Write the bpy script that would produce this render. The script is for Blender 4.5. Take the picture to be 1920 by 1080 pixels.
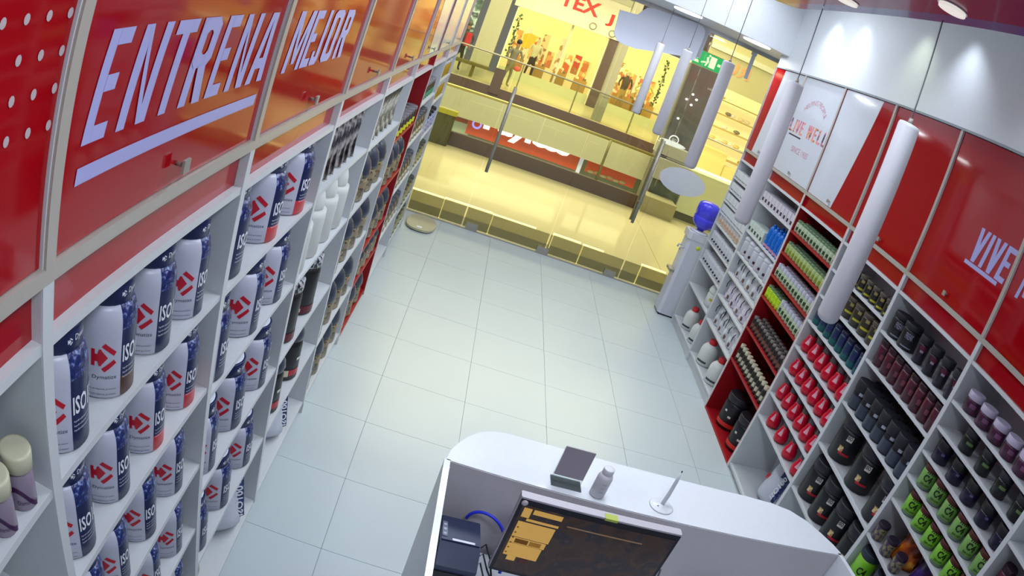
import bpy, math, random
from mathutils import Vector, Matrix
random.seed(7)
PI = math.pi
SC = bpy.context.scene
for o in list(bpy.data.objects): bpy.data.objects.remove(o)
COL = SC.collection
W = 3.112            # distance between the two shelf fronts

# ------------------------------------------------------------------ camera
cam = bpy.data.cameras.new('camera')
cam.type = 'PANO'; cam.panorama_type = 'FISHEYE_LENS_POLYNOMIAL'   # wide security-camera lens
cam.sensor_width = 36; cam.sensor_fit = 'HORIZONTAL'; cam.fisheye_fov = PI
cam.fisheye_polynomial_k0 = 0.0
cam.fisheye_polynomial_k1 = -3.86466204e-02
cam.fisheye_polynomial_k2 = -1.24028903e-04
cam.fisheye_polynomial_k3 = 6.78086634e-06
cam.fisheye_polynomial_k4 = -5.03440674e-07
cam.lens = 25.6; cam.clip_start = .02; cam.clip_end = 200
pitch, yaw, roll = -0.3681451, 0.1092353, 0.3566012
fwd = Vector((math.sin(yaw)*math.cos(pitch), math.cos(yaw)*math.cos(pitch), math.sin(pitch)))
rgt = Vector((math.cos(yaw), -math.sin(yaw), 0)); upv = rgt.cross(fwd)
r2 = rgt*math.cos(roll) + upv*math.sin(roll); u2 = -rgt*math.sin(roll) + upv*math.cos(roll)
M = Matrix((r2, u2, -fwd)).transposed().to_4x4(); M.translation = (0.5466, 0, 2.5858)
co = bpy.data.objects.new('camera', cam); COL.objects.link(co); co.matrix_world = M; SC.camera = co

# ------------------------------------------------------------------ world, exposure, lights
def lin(h):
    h = h.lstrip('#'); v = [int(h[i:i+2], 16)/255 for i in (0, 2, 4)]
    return tuple(c/12.92 if c <= .04045 else ((c+.055)/1.055)**2.4 for c in v)
wd = bpy.data.worlds.new('world'); SC.world = wd; wd.use_nodes = True
wd.node_tree.nodes['Background'].inputs[0].default_value = (.75, .72, .62, 1)
wd.node_tree.nodes['Background'].inputs[1].default_value = .25
SC.view_settings.view_transform = 'Standard'; SC.view_settings.look = 'None'
SC.view_settings.gamma = 1; SC.view_settings.use_curve_mapping = False
SC.view_settings.exposure = 0.0
SC.cycles.use_denoising = True
SC.cycles.max_bounces = 6; SC.cycles.glossy_bounces = 3; SC.cycles.transparent_max_bounces = 12
SC.cycles.sample_clamp_indirect = 4
COOL = (.80, .90, 1.0); WARM = (1.0, .87, .50)
def area(name, loc, size, power, color, rot=(0, 0, 0), size_y=None, spread=PI):
    l = bpy.data.lights.new(name, 'AREA'); l.energy = power; l.color = color; l.size = size
    if size_y: l.shape = 'RECTANGLE'; l.size_y = size_y
    else: l.shape = 'DISK'
    l.spread = spread
    o = bpy.data.objects.new(name, l); COL.objects.link(o); o.location = loc; o.rotation_euler = rot
    return o
def spot(name, loc, rot, power, color, ang=70, blend=.8, r=.03):
    l = bpy.data.lights.new(name, 'SPOT'); l.energy = power; l.color = color
    l.spot_size = math.radians(ang); l.spot_blend = blend; l.shadow_soft_size = r
    o = bpy.data.objects.new(name, l); COL.objects.link(o); o.location = loc; o.rotation_euler = rot
    return o
# shop ceiling lamps (below the dropped ceiling and in the entrance soffit)
for i, (x, y, p) in enumerate([(1.0, .3, 24), (1.0, 2.2, 20), (1.0, 3.7, 24)]):
    area('ceiling_lamp_light', (x, y, 3.215), .5, p, COOL)
for x, y, p in ((1.05, 5.4, 30), (2.3, 5.6, 16)):
    area('ceiling_lamp_light', (x, y, 3.86), .6, p, (.85, .92, 1.0))
for x in (2.02, 2.85, 1.2, .4): area('soffit_lamp_light', (x, 7.12, 3.16), .22, 5, (.92, .95, 1.0))
# wall washers above the right cabinets
for y, p in ((2.06, 24), (2.99, 24)): spot('downlight_beam', (1.83, y, 3.21), (0, math.radians(22), 0), p, COOL, 140, .9, .05)
for x in (1.2, 2.4): spot('header_fill_light', (x, 6.3, 3.84), (math.radians(48), 0, 0), 20, (.85, .9, 1), 110, 1.0)  # added spots without a visible fixture, brighten the header face
for y, c, p in ((5.98, (.85, .9, 1), 38), (5.38, (.85, .9, 1), 38), (4.33, (.85, 1, .7), 22), (3.69, (.78, .88, 1), 42), (2.6, (.78, .88, 1), 34), (1.5, (.8, .88, 1), 14)):
    spot('wall_washer_light', (W-.15, y, 3.84), (0, math.radians(14), 0), p, c, 100, 1.0)
# mall lighting
area('mall_ceiling_light', (1.5, 10.4, 4.6), 7, 200, WARM, size_y=2.2)
area('atrium_light', (2.0, 17.5, 8.0), 10, 1500, (1, .90, .56), size_y=6)
area('slab_fill_light', (2.0, 13.5, 5.5), 8, 800, (1, .92, .64), (math.radians(50), 0, 0), size_y=2)  # unseen fill added to brighten the opposite slab front
area('gallery_light', (2.5, 24.6, 3.9), 12, 320, WARM, size_y=2)
area('lower_gallery_light', (2.5, 22.0, -2.6), 9, 80, WARM, (math.radians(60), 0, 0), size_y=.6)

# ------------------------------------------------------------------ materials
MATS = {}
def mat(name, col, rough=.5, metal=0., spec=.5, emit=None, es=0., noise=0., nscale=40., bump=0., coat=0., trans=0., alpha=1., ior=1.45, stretch=None):
    if name in MATS: return MATS[name]
    m = bpy.data.materials.new(name); m.use_nodes = True; nt = m.node_tree; b = nt.nodes['Principled BSDF']
    c = lin(col) if isinstance(col, str) else col
    b.inputs['Base Color'].default_value = (*c, 1); b.inputs['Roughness'].default_value = rough
    b.inputs['Metallic'].default_value = metal; b.inputs['Specular IOR Level'].default_value = spec
    b.inputs['IOR'].default_value = ior
    b.inputs['Coat Weight'].default_value = coat; b.inputs['Coat Roughness'].default_value = .04
    b.inputs['Transmission Weight'].default_value = trans; b.inputs['Alpha'].default_value = alpha
    if emit: b.inputs['Emission Color'].default_value = (*lin(emit), 1); b.inputs['Emission Strength'].default_value = es
    tc = nt.nodes.new('ShaderNodeTexCoord'); n = nt.nodes.new('ShaderNodeTexNoise'); n.inputs['Scale'].default_value = nscale
    n.inputs['Detail'].default_value = 4
    if stretch:
        mp = nt.nodes.new('ShaderNodeMapping'); mp.inputs['Scale'].default_value = stretch
        nt.links.new(tc.outputs['Object'], mp.inputs['Vector']); nt.links.new(mp.outputs[0], n.inputs['Vector'])
    else: nt.links.new(tc.outputs['Object'], n.inputs['Vector'])
    nz = noise if noise else .04
    cr = nt.nodes.new('ShaderNodeMapRange'); cr.inputs[3].default_value = 1-nz; cr.inputs[4].default_value = 1+nz
    nt.links.new(n.outputs['Fac'], cr.inputs[0])
    mx = nt.nodes.new('ShaderNodeMix'); mx.data_type = 'RGBA'; mx.blend_type = 'MULTIPLY'; mx.inputs[0].default_value = 1
    mx.inputs[6].default_value = (*c, 1); nt.links.new(cr.outputs[0], mx.inputs[7]); nt.links.new(mx.outputs[2], b.inputs['Base Color'])
    if bump:
        bp = nt.nodes.new('ShaderNodeBump'); bp.inputs['Strength'].default_value = bump; bp.inputs['Distance'].default_value = .01
        nt.links.new(n.outputs['Fac'], bp.inputs['Height']); nt.links.new(bp.outputs[0], b.inputs['Normal'])
    MATS[name] = m; return m
def patch_mat(name, cols, scale, rough=.4, seed=0., emit=0., vor=False, stretch=(1, 1, 1), bump=0.):
    """small irregular patches of several own colours (printed packs, displays)"""
    if name in MATS: return MATS[name]
    m = bpy.data.materials.new(name); m.use_nodes = True; nt = m.node_tree; b = nt.nodes['Principled BSDF']
    tc = nt.nodes.new('ShaderNodeTexCoord'); mp = nt.nodes.new('ShaderNodeMapping'); mp.inputs['Scale'].default_value = stretch
    mp.inputs['Location'].default_value = (seed, seed, seed); nt.links.new(tc.outputs['Object'], mp.inputs[0])
    if vor:
        n = nt.nodes.new('ShaderNodeTexVoronoi'); n.inputs['Scale'].default_value = scale; sep = nt.nodes.new('ShaderNodeSeparateColor')
        nt.links.new(mp.outputs[0], n.inputs['Vector']); nt.links.new(n.outputs['Color'], sep.inputs[0]); src = sep.outputs[0]
    else:
        n = nt.nodes.new('ShaderNodeTexNoise'); n.inputs['Scale'].default_value = scale; n.inputs['Detail'].default_value = 6
        nt.links.new(mp.outputs[0], n.inputs['Vector']); src = n.outputs['Fac']
    r = nt.nodes.new('ShaderNodeValToRGB'); el = r.color_ramp.elements
    r.color_ramp.interpolation = 'CONSTANT' if vor else 'LINEAR'
    k = len(cols)
    for i, c in enumerate(cols):
        p = i/k if vor else .3+.4*i/(k-1)
        e = el[i] if i < 2 else el.new(p)
        e.position = p; e.color = (*lin(c), 1)
    nt.links.new(src, r.inputs[0]); nt.links.new(r.outputs[0], b.inputs['Base Color']); b.inputs['Roughness'].default_value = rough
    if emit: nt.links.new(r.outputs[0], b.inputs['Emission Color']); b.inputs['Emission Strength'].default_value = emit
    if bump:
        bp = nt.nodes.new('ShaderNodeBump'); bp.inputs['Strength'].default_value = bump; bp.inputs['Distance'].default_value = .02
        nt.links.new(n.outputs[0], bp.inputs['Height']); nt.links.new(bp.outputs[0], b.inputs['Normal'])
    MATS[name] = m; return m
def glass(name, tint=(.93, .97, .94), refl=.08, rough=.02):
    if name in MATS: return MATS[name]
    m = bpy.data.materials.new(name); m.use_nodes = True; nt = m.node_tree; nt.nodes.clear()
    out = nt.nodes.new('ShaderNodeOutputMaterial'); tr = nt.nodes.new('ShaderNodeBsdfTransparent'); gl = nt.nodes.new('ShaderNodeBsdfGlossy')
    tr.inputs[0].default_value = (*tint, 1); gl.inputs['Roughness'].default_value = rough
    fr = nt.nodes.new('ShaderNodeFresnel'); fr.inputs[0].default_value = 1.45
    ml = nt.nodes.new('ShaderNodeMath'); ml.operation = 'MULTIPLY'; ml.inputs[1].default_value = refl/.04*.5
    mx = nt.nodes.new('ShaderNodeMixShader'); nt.links.new(fr.outputs[0], ml.inputs[0]); nt.links.new(ml.outputs[0], mx.inputs[0])
    nt.links.new(tr.outputs[0], mx.inputs[1]); nt.links.new(gl.outputs[0], mx.inputs[2]); nt.links.new(mx.outputs[0], out.inputs[0])
    MATS[name] = m; return m
WHITE = mat('white_laminate', '#c9ccd0', .38)
WHITE2 = mat('white_panel', '#d6dade', .45)
REDGL = mat('red_gloss', '#a00714', .07, spec=.55, noise=.03, nscale=3)
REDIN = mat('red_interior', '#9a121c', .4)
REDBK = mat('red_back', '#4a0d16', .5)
TRIMM = mat('satin_trim', '#b4ada4', .35, metal=.15)
VINYL = mat('lettering_vinyl', '#a9a9dc', .35)
VWHITE = mat('door_vinyl_white', '#cfd3dc', .12, coat=.3)
STEEL = mat('brushed_steel', '#a5a298', .45, metal=.4)
GOLD = mat('brass_rail', '#c2b873', .35, metal=.5)
DARK = mat('black_plastic', '#15151c', .4)
DARKM = mat('soft_black', '#1d1d26', .55)
NAVY = mat('navy_label', '#1c2550', .3, noise=.1)
NAVYP = patch_mat('navy_speckle', ['#10163a', '#17235a', '#1d2c6c', '#8fa2d0'], 70, .2, bump=.3)
LAV = mat('lavender_white', '#c0c1d2', .35)
LIDW = mat('lid_white', '#d2d8e6', .45)
LRED = mat('logo_red', '#c0112c', .35)
PRINTD = mat('print_dark', '#3a3a55', .5)
PRINTW = mat('print_white', '#e6e8f2', .5)

# ------------------------------------------------------------------ mesh helpers
class MB:
    def __init__(s): s.v = []; s.f = []; s.m = []; s.sm = []
    def add(s, vs, fs, mi=0, smooth=False):
        k = len(s.v); s.v += [tuple(p) for p in vs]
        for f in fs: s.f.append([i+k for i in f]); s.m.append(mi); s.sm.append(smooth)
        return s
    def box(s, a, b, mi=0):
        x0, x1 = sorted((a[0], b[0])); y0, y1 = sorted((a[1], b[1])); z0, z1 = sorted((a[2], b[2]))
        v = [(x0,y0,z0),(x1,y0,z0),(x1,y1,z0),(x0,y1,z0),(x0,y0,z1),(x1,y0,z1),(x1,y1,z1),(x0,y1,z1)]
        return s.add(v, [(0,3,2,1),(4,5,6,7),(0,1,5,4),(1,2,6,5),(2,3,7,6),(3,0,4,7)], mi)
    def rbox(s, a, b, r=.004, mi=0):
        """box with chamfered vertical edges"""
        x0, x1 = sorted((a[0], b[0])); y0, y1 = sorted((a[1], b[1]))
        P = [(x0+r,y0),(x1-r,y0),(x1,y0+r),(x1,y1-r),(x1-r,y1),(x0+r,y1),(x0,y1-r),(x0,y0+r)]
        return s.prism(P, a[2], b[2], 2, mi)
    def prism(s, P, h0, h1, ax=2, mi=0, smooth=False):
        """polygon P (ccw list of 2d points) extruded along axis ax"""
        def pt(p, h): return (h, p[0], p[1]) if ax == 0 else ((p[0], h, p[1]) if ax == 1 else (p[0], p[1], h))
        n = len(P); v = [pt(p, h0) for p in P] + [pt(p, h1) for p in P]
        s.add(v, [tuple(range(n))[::-1], tuple(range(n, 2*n))], mi)
        k = len(s.v)-2*n
        for i in range(n):
            j = (i+1) % n; s.f.append([k+i, k+j, k+n+j, k+n+i]); s.m.append(mi); s.sm.append(smooth)
        return s
    def lathe(s, prof, n=16, mi=0, c=(0, 0), a0=0, a1=2*PI, cap=True, mfun=None, smooth=True):
        """prof = [(r, z), ...] bottom to top"""
        full = abs(a1-a0-2*PI) < 1e-6; k = len(s.v); m = n if full else n+1
        for r, z in prof:
            for i in range(m):
                a = a0+(a1-a0)*i/n; s.v.append((c[0]+r*math.cos(a), c[1]+r*math.sin(a), z))
        for q in range(len(prof)-1):
            for i in range(n):
                j = (i+1) % m if full else i+1
                am = a0+(a1-a0)*(i+.5)/n
                s.f.append([k+q*m+i, k+q*m+j, k+(q+1)*m+j, k+(q+1)*m+i])
                s.m.append(mfun(am, q) if mfun else mi); s.sm.append(smooth)
        if cap and full:
            s.f.append([k+i for i in range(m)][::-1]); s.m.append(mi); s.sm.append(False)
            s.f.append([k+(len(prof)-1)*m+i for i in range(m)]); s.m.append(mi); s.sm.append(False)
        return s
    def tube(s, pts, r, n=8, mi=0, cap=True):
        pts = [Vector(p) for p in pts]; k = len(s.v); N = len(pts); prev = None
        rr = r if isinstance(r, (list, tuple)) else [r]*N
        for i, p in enumerate(pts):
            t = (pts[min(i+1, N-1)]-pts[max(i-1, 0)]).normalized()
            if prev is None: a = t.orthogonal().normalized()
            else: a = (prev-t*prev.dot(t)).normalized()
            prev = a; b = t.cross(a)
            for q in range(n):
                an = 2*PI*q/n; s.v.append(tuple(p+(a*math.cos(an)+b*math.sin(an))*rr[i]))
        for i in range(N-1):
            for q in range(n):
                w = (q+1) % n; s.f.append([k+i*n+q, k+i*n+w, k+(i+1)*n+w, k+(i+1)*n+q]); s.m.append(mi); s.sm.append(True)
        if cap:
            s.f.append([k+q for q in range(n)][::-1]); s.m.append(mi); s.sm.append(False)
            s.f.append([k+(N-1)*n+q for q in range(n)]); s.m.append(mi); s.sm.append(False)
        return s
    def ell(s, c, r, nu=12, nv=8, mi=0):
        k = len(s.v); vs = []
        for i in range(1, nv):
            th = PI*i/nv
            for j in range(nu):
                ph = 2*PI*j/nu; vs.append((c[0]+r[0]*math.sin(th)*math.cos(ph), c[1]+r[1]*math.sin(th)*math.sin(ph), c[2]+r[2]*math.cos(th)))
        vs += [(c[0], c[1], c[2]+r[2]), (c[0], c[1], c[2]-r[2])]; T = len(vs)-2; B = T+1; fs = []
        for i in range(nv-2):
            for j in range(nu):
                w = (j+1) % nu; fs.append((i*nu+j, (i+1)*nu+j, (i+1)*nu+w, i*nu+w))
        for j in range(nu):
            w = (j+1) % nu; fs.append((T, j, w)); fs.append((B, (nv-2)*nu+w, (nv-2)*nu+j))
        return s.add(vs, fs, mi, True)
    def quadgrid(s, Q, place, n=4, mi=0):
        k = len(s.v); A, B, C, D = [Q[0], Q[1], Q[2], Q[3] if len(Q) > 3 else Q[2]]
        for i in range(n+1):
            for j in range(n+1):
                u, v = j/n, i/n
                s.v.append(place(*[(1-u)*(1-v)*A[q]+u*(1-v)*B[q]+u*v*C[q]+(1-u)*v*D[q] for q in (0, 1)]))
        for i in range(n):
            for j in range(n):
                a = k+i*(n+1)+j; s.f.append([a, a+1, a+n+2, a+n+1]); s.m.append(mi); s.sm.append(False)
        return s
    def xf(s, fn): s.v = [tuple(fn(*p)) for p in s.v]; return s
    def mesh(s, name, mats):
        me = bpy.data.meshes.new(name); me.from_pydata(s.v, [], s.f)
        for m in (mats if isinstance(mats, (list, tuple)) else [mats]): me.materials.append(m)
        me.polygons.foreach_set('material_index', s.m); me.polygons.foreach_set('use_smooth', s.sm); me.update()
        return me
    def build(s, name, mats, parent=None, loc=None, kind=None, label=None):
        return ob(name, s.mesh(name, mats), parent, loc, kind, label)
def ob(name, data, parent=None, loc=None, kind=None, label=None):
    o = bpy.data.objects.new(name, data); COL.objects.link(o)
    if parent is not None: o.parent = parent
    if loc is not None: o.location = loc
    if kind: o['kind'] = kind
    if label: o['label'] = label
    return o
def short(l):
    l = l.replace('on the left wall', 'on the ENTRENA wall').replace('left shelving bay', 'ENTRENA-side shelving bay').replace('last left bay', 'last ENTRENA-side bay').replace('red-lined left bay', 'red-lined ENTRENA-side bay')
    l = l.replace('red-lined left one', 'red-lined ENTRENA-side one').replace('left bay', 'ENTRENA-side bay').replace('red-lined right bay', 'red-lined VIVE-side bay').replace('nearest right bay', 'nearest VIVE-side bay').replace('right of VIVE', 'beside VIVE')
    l = l.replace('right shelving bay', 'VIVE-side shelving bay').replace('on the right wall', 'on the VIVE wall').replace('beyond the red-lined left', 'beyond the red-lined ENTRENA-side')
    for w_ in ('end,', 'the', 'the', 'on', 'a', 'of', 'with', 'the', 'slim', 'small'):
        q = l.split()
        if len(q) <= 16: break
        if w_ == 'end,' and 'end,' in q: k_ = q.index('end,'); q[k_-1] += ','; q.pop(k_)
        elif w_ in q[1:]: q.pop(len(q)-1-q[::-1].index(w_))
        l = ' '.join(q)
    return l
def thing(name, label, cat, loc=(0, 0, 0), rz=0, group=None, data=None):
    label = short(label)
    o = bpy.data.objects.new(name, data); COL.objects.link(o); o.location = loc; o.rotation_euler = (0, 0, rz)
    o['label'] = label; o['category'] = cat
    if group: o['group'] = group
    if data is None: o.empty_display_size = .05
    return o
def tag(o, label, cat, group=None):
    o['label'] = label; o['category'] = cat
    if group: o['group'] = group
    return o
def _dup(root, loc, rz, label, group):
    r = root.copy(); COL.objects.link(r); r.location = loc; r.rotation_euler = (0, 0, rz); r['label'] = label
    if group: r['group'] = group
    for ch in root.children:
        c = ch.copy(); COL.objects.link(c); c.parent = r
        for g in ch.children:
            d = g.copy(); COL.objects.link(d); d.parent = c
    return r
def font_pts(txt, size=1., bold=0.):
    """2d triangulated text: (verts, faces), baseline at 0, starting at x=0"""
    cu = bpy.data.curves.new('t', 'FONT'); cu.body = txt; cu.size = size; cu.offset = bold; cu.resolution_u = 2; cu.fill_mode = 'FRONT'
    o = bpy.data.objects.new('t', cu); COL.objects.link(o)
    me = bpy.data.meshes.new_from_object(o.evaluated_get(bpy.context.evaluated_depsgraph_get()))
    v = [tuple(p.co) for p in me.vertices]; f = [tuple(p.vertices) for p in me.polygons]
    bpy.data.objects.remove(o); bpy.data.curves.remove(cu); bpy.data.meshes.remove(me)
    x0 = min(p[0] for p in v); x1 = max(p[0] for p in v); y0 = min(p[1] for p in v); y1 = max(p[1] for p in v)
    return v, f, (x0, x1, y0, y1)
def text(mb, txt, place, w, h, mi=0, bold=0.):
    """fit txt into w x h and map each (u, v) through place"""
    v, f, (x0, x1, y0, y1) = font_pts(txt, 1., bold)
    return mb.add([place((p[0]-x0)/(x1-x0)*w, (p[1]-y0)/(y1-y0)*h) for p in v], f, mi)

# condensed poster letters as polygons in a unit-high box
def glyph(ch, w=.46, t=.15):
    h = .15; Q = []
    def bar(x0, y0, x1, y1): Q.append([(x0, y0), (x1, y0), (x1, y1), (x0, y1)])
    def ring(x0, y0, x1, y1, c=.08):
        O = [(x0+c,y0),(x1-c,y0),(x1,y0+c),(x1,y1-c),(x1-c,y1),(x0+c,y1),(x0,y1-c),(x0,y0+c)]
        d = c*.45; I = [(x0+t+d,y0+h),(x1-t-d,y0+h),(x1-t,y0+h+d),(x1-t,y1-h-d),(x1-t-d,y1-h),(x0+t+d,y1-h),(x0+t,y1-h-d),(x0+t,y0+h+d)]
        for i in range(8):
            j = (i+1) % 8; Q.append([O[i], O[j], I[j], I[i]])
    if ch == 'E': bar(0, 0, t, 1); bar(t, 0, w*.86, h); bar(t, 1-h, w*.86, 1); bar(t, .44, w*.76, .44+h)
    elif ch == 'L': bar(0, 0, t, 1); bar(t, 0, w*.86, h)
    elif ch == 'N': bar(0, 0, t*.85, 1); bar(w-t*.85, 0, w, 1); Q.append([(t*.85, 1), (t*.5, 1), (w-t*.85-.03, 0), (w-t*.3, 0), (w-t*.85, .18)])
    elif ch == 'T': bar(w/2-t/2, 0, w/2+t/2, 1-h); bar(0, 1-h, w, 1)
    elif ch == 'R': bar(0, 0, t, 1); ring(0, .42, w*.95, 1, .09); Q.append([(t+.03, .44), (w-t-.02, 0), (w, 0), (t+.19, .46)])
    elif ch == 'A': Q.append([(0, 0), (t*.95, 0), (w/2+.01, 1), (w/2-t*.6, 1)]); Q.append([(w-t*.95, 0), (w, 0), (w/2+t*.6, 1), (w/2-.01, 1)]); bar(w*.24, .2, w*.76, .2+h)
    elif ch == 'M':
        w *= 1.35; s_ = t*.85; bar(0, 0, s_, 1); bar(w-s_, 0, w, 1)
        Q.append([(s_*.5, 1), (s_*1.3, 1), (w/2+s_*.4, .12), (w/2-s_*.4, .12)]); Q.append([(w-s_*1.3, 1), (w-s_*.5, 1), (w/2+s_*.4, .12), (w/2-s_*.4, .12)])
    elif ch == 'V': Q.append([(w/2-t*.55, 0), (w/2+t*.55, 0), (t, 1), (0, 1)]); Q.append([(w/2-t*.55, 0), (w/2+t*.55, 0), (w, 1), (w-t, 1)])
    elif ch == 'W':
        w *= 1.4
        for a in (0, w/2-t*.4): Q.append([(a+w*.18, 0), (a+w*.18+t*.9, 0), (a+t*.9, 1), (a, 1)]); Q.append([(a+w*.18, 0), (a+w*.18+t*.9, 0), (a+w*.42+t*.4, 1), (a+w*.42-t*.4, 1)])
    elif ch == 'I': w = t; bar(0, 0, t, 1)
    elif ch == 'J': w *= .8; bar(w-t, .08, w, 1); Q.append([(.03, 0), (w-.07, 0), (w, .08), (w, h), (0, h), (0, .05)]); bar(0, .06, t*.8, .26)
    elif ch == 'O': ring(0, 0, w, 1)
    return Q, w
def word(mb, txt, place, height, x0, adv=None, mi=0, wsc=1.):
    x = x0
    for ch in txt:
        if ch == ' ': x += .28*height*wsc; continue
        Q, w = glyph(ch)
        for e, q in enumerate(Q): mb.add([(lambda P_: (P_[0]+(-.00012 if P_[0] > 1 else .00012)*e, P_[1], P_[2]))(place(x+p[0]*height*wsc, p[1]*height)) for p in q], [tuple(range(len(q)))], mi)
        x += (w+.075)*height*wsc
    return x

# ------------------------------------------------------------------ the room
def struct(name, mb, mats, loc=None): return mb.build(name, mats, None, loc, 'structure')
GROUT = mat('grout', '#98a2a6', .8)
TILE = mat('porcelain_tile', '#b9c4c9', .33, noise=.05, nscale=1.5)
fl = struct('floor', MB().box((-.42, -1.2, -.06), (W+.42, 8.0, -.006)), GROUT)
TS = .6; tb = MB().rbox((.0012, .0012, -.006), (TS-.0012, TS-.0012, 0), .002).mesh('tile', TILE)
for i in range(-1, 6):
    for j in range(-4, 10):
        x, y = .39+TS*i, 2.512+TS*j
        if x+TS < -.05 or x > W+.05 or y < .9 or y+TS > 8.0: continue
        ob('tile', tb, fl, (x, y, 0))
me_end = MB().box((0.0012, .0012, -.006), (TS-.0012, 8.0-7.912-.002, 0)).mesh('tile', TILE)
for i in range(-1, 5): ob('tile', me_end, fl, (.39+TS*i, 7.912, 0))
struct('floor', MB().box((-.4, -1.2, -.006), (W+.4, .11, 0)), TILE)
MALLF = mat('mall_floor_stone', '#d6cda6', .2, noise=.04, nscale=2, coat=.2)
mf = struct('floor', MB().box((-6, 8.0, -.4), (12, 12.2, -.008)), mat('mall_screed', '#8a7f5a', .8))
for x0, x1 in ((-6, -1.67), (-1.67, 3.33), (3.33, 8.33), (8.33, 12)):
    for y0, y1 in ((8.42, 12.2),):
        MB().box((x0+.003, y0+.002, -.008), (x1-.003, y1, 0)).build('tile', MALLF, mf)
MB().box((-.4, 8.02, -.008), (W+.42, 8.418, 0)).build('tile', mat('threshold_stone', '#7a7868', .4), mf)
PAINT = mat('wall_paint_white', '#e3e7ec', .6)
for nm, x0, x1 in (('wall_left', -.5, -.42), ('wall_right', W+.42, W+.5)): struct(nm, MB().box((x0, -1.2, -.05), (x1, 7.95, 4.0)), PAINT)
struct('wall_back', MB().box((-.42, -1.28, -.05), (W+.42, -1.2, 4.0)), PAINT)
# fascias above the cabinets with panel joints
for nm, x0, x1, sg in (('wall_right', W, W+.03, 1), ('wall_left', -.03, 0, -1)):
    fa = struct(nm, MB().box((x0+(.004 if sg > 0 else 0), -1.2, 3.055), (x1-(0 if sg > 0 else .004), 7.17, 3.9)), mat('joint_shadow', '#8d9096', .8))
    ys = [-1.2, -.1, 1.95, 4.22, 6.53, 7.17]
    for a, b in zip(ys, ys[1:]): MB().box((x0, a+.002, 3.057), (x1, b-.002, 3.9)).build('panel', PAINT, fa)
struct('trim_1', MB().box((W-.008, -1.2, 3.04), (W+.03, 7.17, 3.055)).box((-.03, -1.2, 3.04), (.008, 7.17, 3.055)), mat('trim_grey', '#8f979d', .4))
struct('ceiling', MB().box((-.42, -1.2, 3.9), (W+.42, 6.9, 4.0)), PAINT)
# dropped glossy ceiling, magenta field paints in the red cabinets' reflection, blue-grey border
CP = MB()
x0, x1, y1, r = -.35, 1.99, 4.16, .18
pts = [(x0, -1.15), (x1, -1.15)]+[(x1-r+r*math.cos(a), y1-r+r*math.sin(a)) for a in [PI/2*k/6 for k in range(7)]]+[(x0, y1)]
CP.prism(pts, 3.24, 3.30)
cp = struct('ceiling', CP, mat('blue_grey_gloss', '#5a66a4', .25, coat=.3))
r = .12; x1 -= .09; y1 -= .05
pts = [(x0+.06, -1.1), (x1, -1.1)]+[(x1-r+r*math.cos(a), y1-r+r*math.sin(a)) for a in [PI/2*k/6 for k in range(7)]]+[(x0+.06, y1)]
MB().prism(pts, 3.232, 3.241).build('reflection_field', mat('magenta_reflection', '#8e2a5c', .3, coat=.3), cp)
LAMPM = mat('lamp_diffuser', '#ffffff', .5, emit='#f2f4ff', es=3.2)
LAMPD = mat('lamp_diffuser_soft', '#e8e4dc', .5, emit='#e6e0d6', es=.75)
def downlight(x, y, z, r, label, grp):
    t = thing('ceiling_light', label, 'lamp', (x, y, z), 0, grp); dm = LAMPM if r > .1 else LAMPD
    MB().lathe([(r*1.12, -.004), (r*1.12, 0)], 24).build('trim_ring', WHITE2, t)
    MB().lathe([(r, -.016), (r, -.004)], 24).build('diffuser', dm, t)
downlight(1.83, 2.06, 3.232, .055, 'round ceiling downlight nearest the camera in the magenta ceiling', 'downlights in the dropped ceiling')
downlight(1.83, 2.99, 3.232, .055, 'round ceiling downlight farther along the magenta ceiling edge', 'downlights in the dropped ceiling')
downlight(2.01, 7.10, 3.19, .15, 'oval-looking soffit lamp above the middle of the entrance', 'soffit lamps over the entrance')
downlight(2.79, 7.10, 3.19, .15, 'oval-looking soffit lamp above the right end of the entrance', 'soffit lamps over the entrance')
downlight(1.20, 7.10, 3.19, .15, 'oval-looking soffit lamp above the left of the entrance', 'soffit lamps over the entrance')
# header over the shop window
hd = struct('wall_front', MB().box((-.42, 6.94, 3.2), (W+.42, 8.05, 3.95)), mat('joint_shadow', '#8d9096', .8))
for a, b in ((-.42, .1), (.1, 2.36), (2.36, W+.42)): MB().box((a+.002, 6.93, 3.19), (b-.002, 6.94, 3.9)).build('panel', PAINT, hd)
MB().box((-.42, 6.94, 3.188), (W+.42, 8.05, 3.2)).build('soffit', WHITE2, hd)
struct('trim_2', MB().box((-.42, 7.97, 3.14), (W+.42, 8.03, 3.188)), mat('alu', '#b9bcc0', .3, metal=.6))

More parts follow.
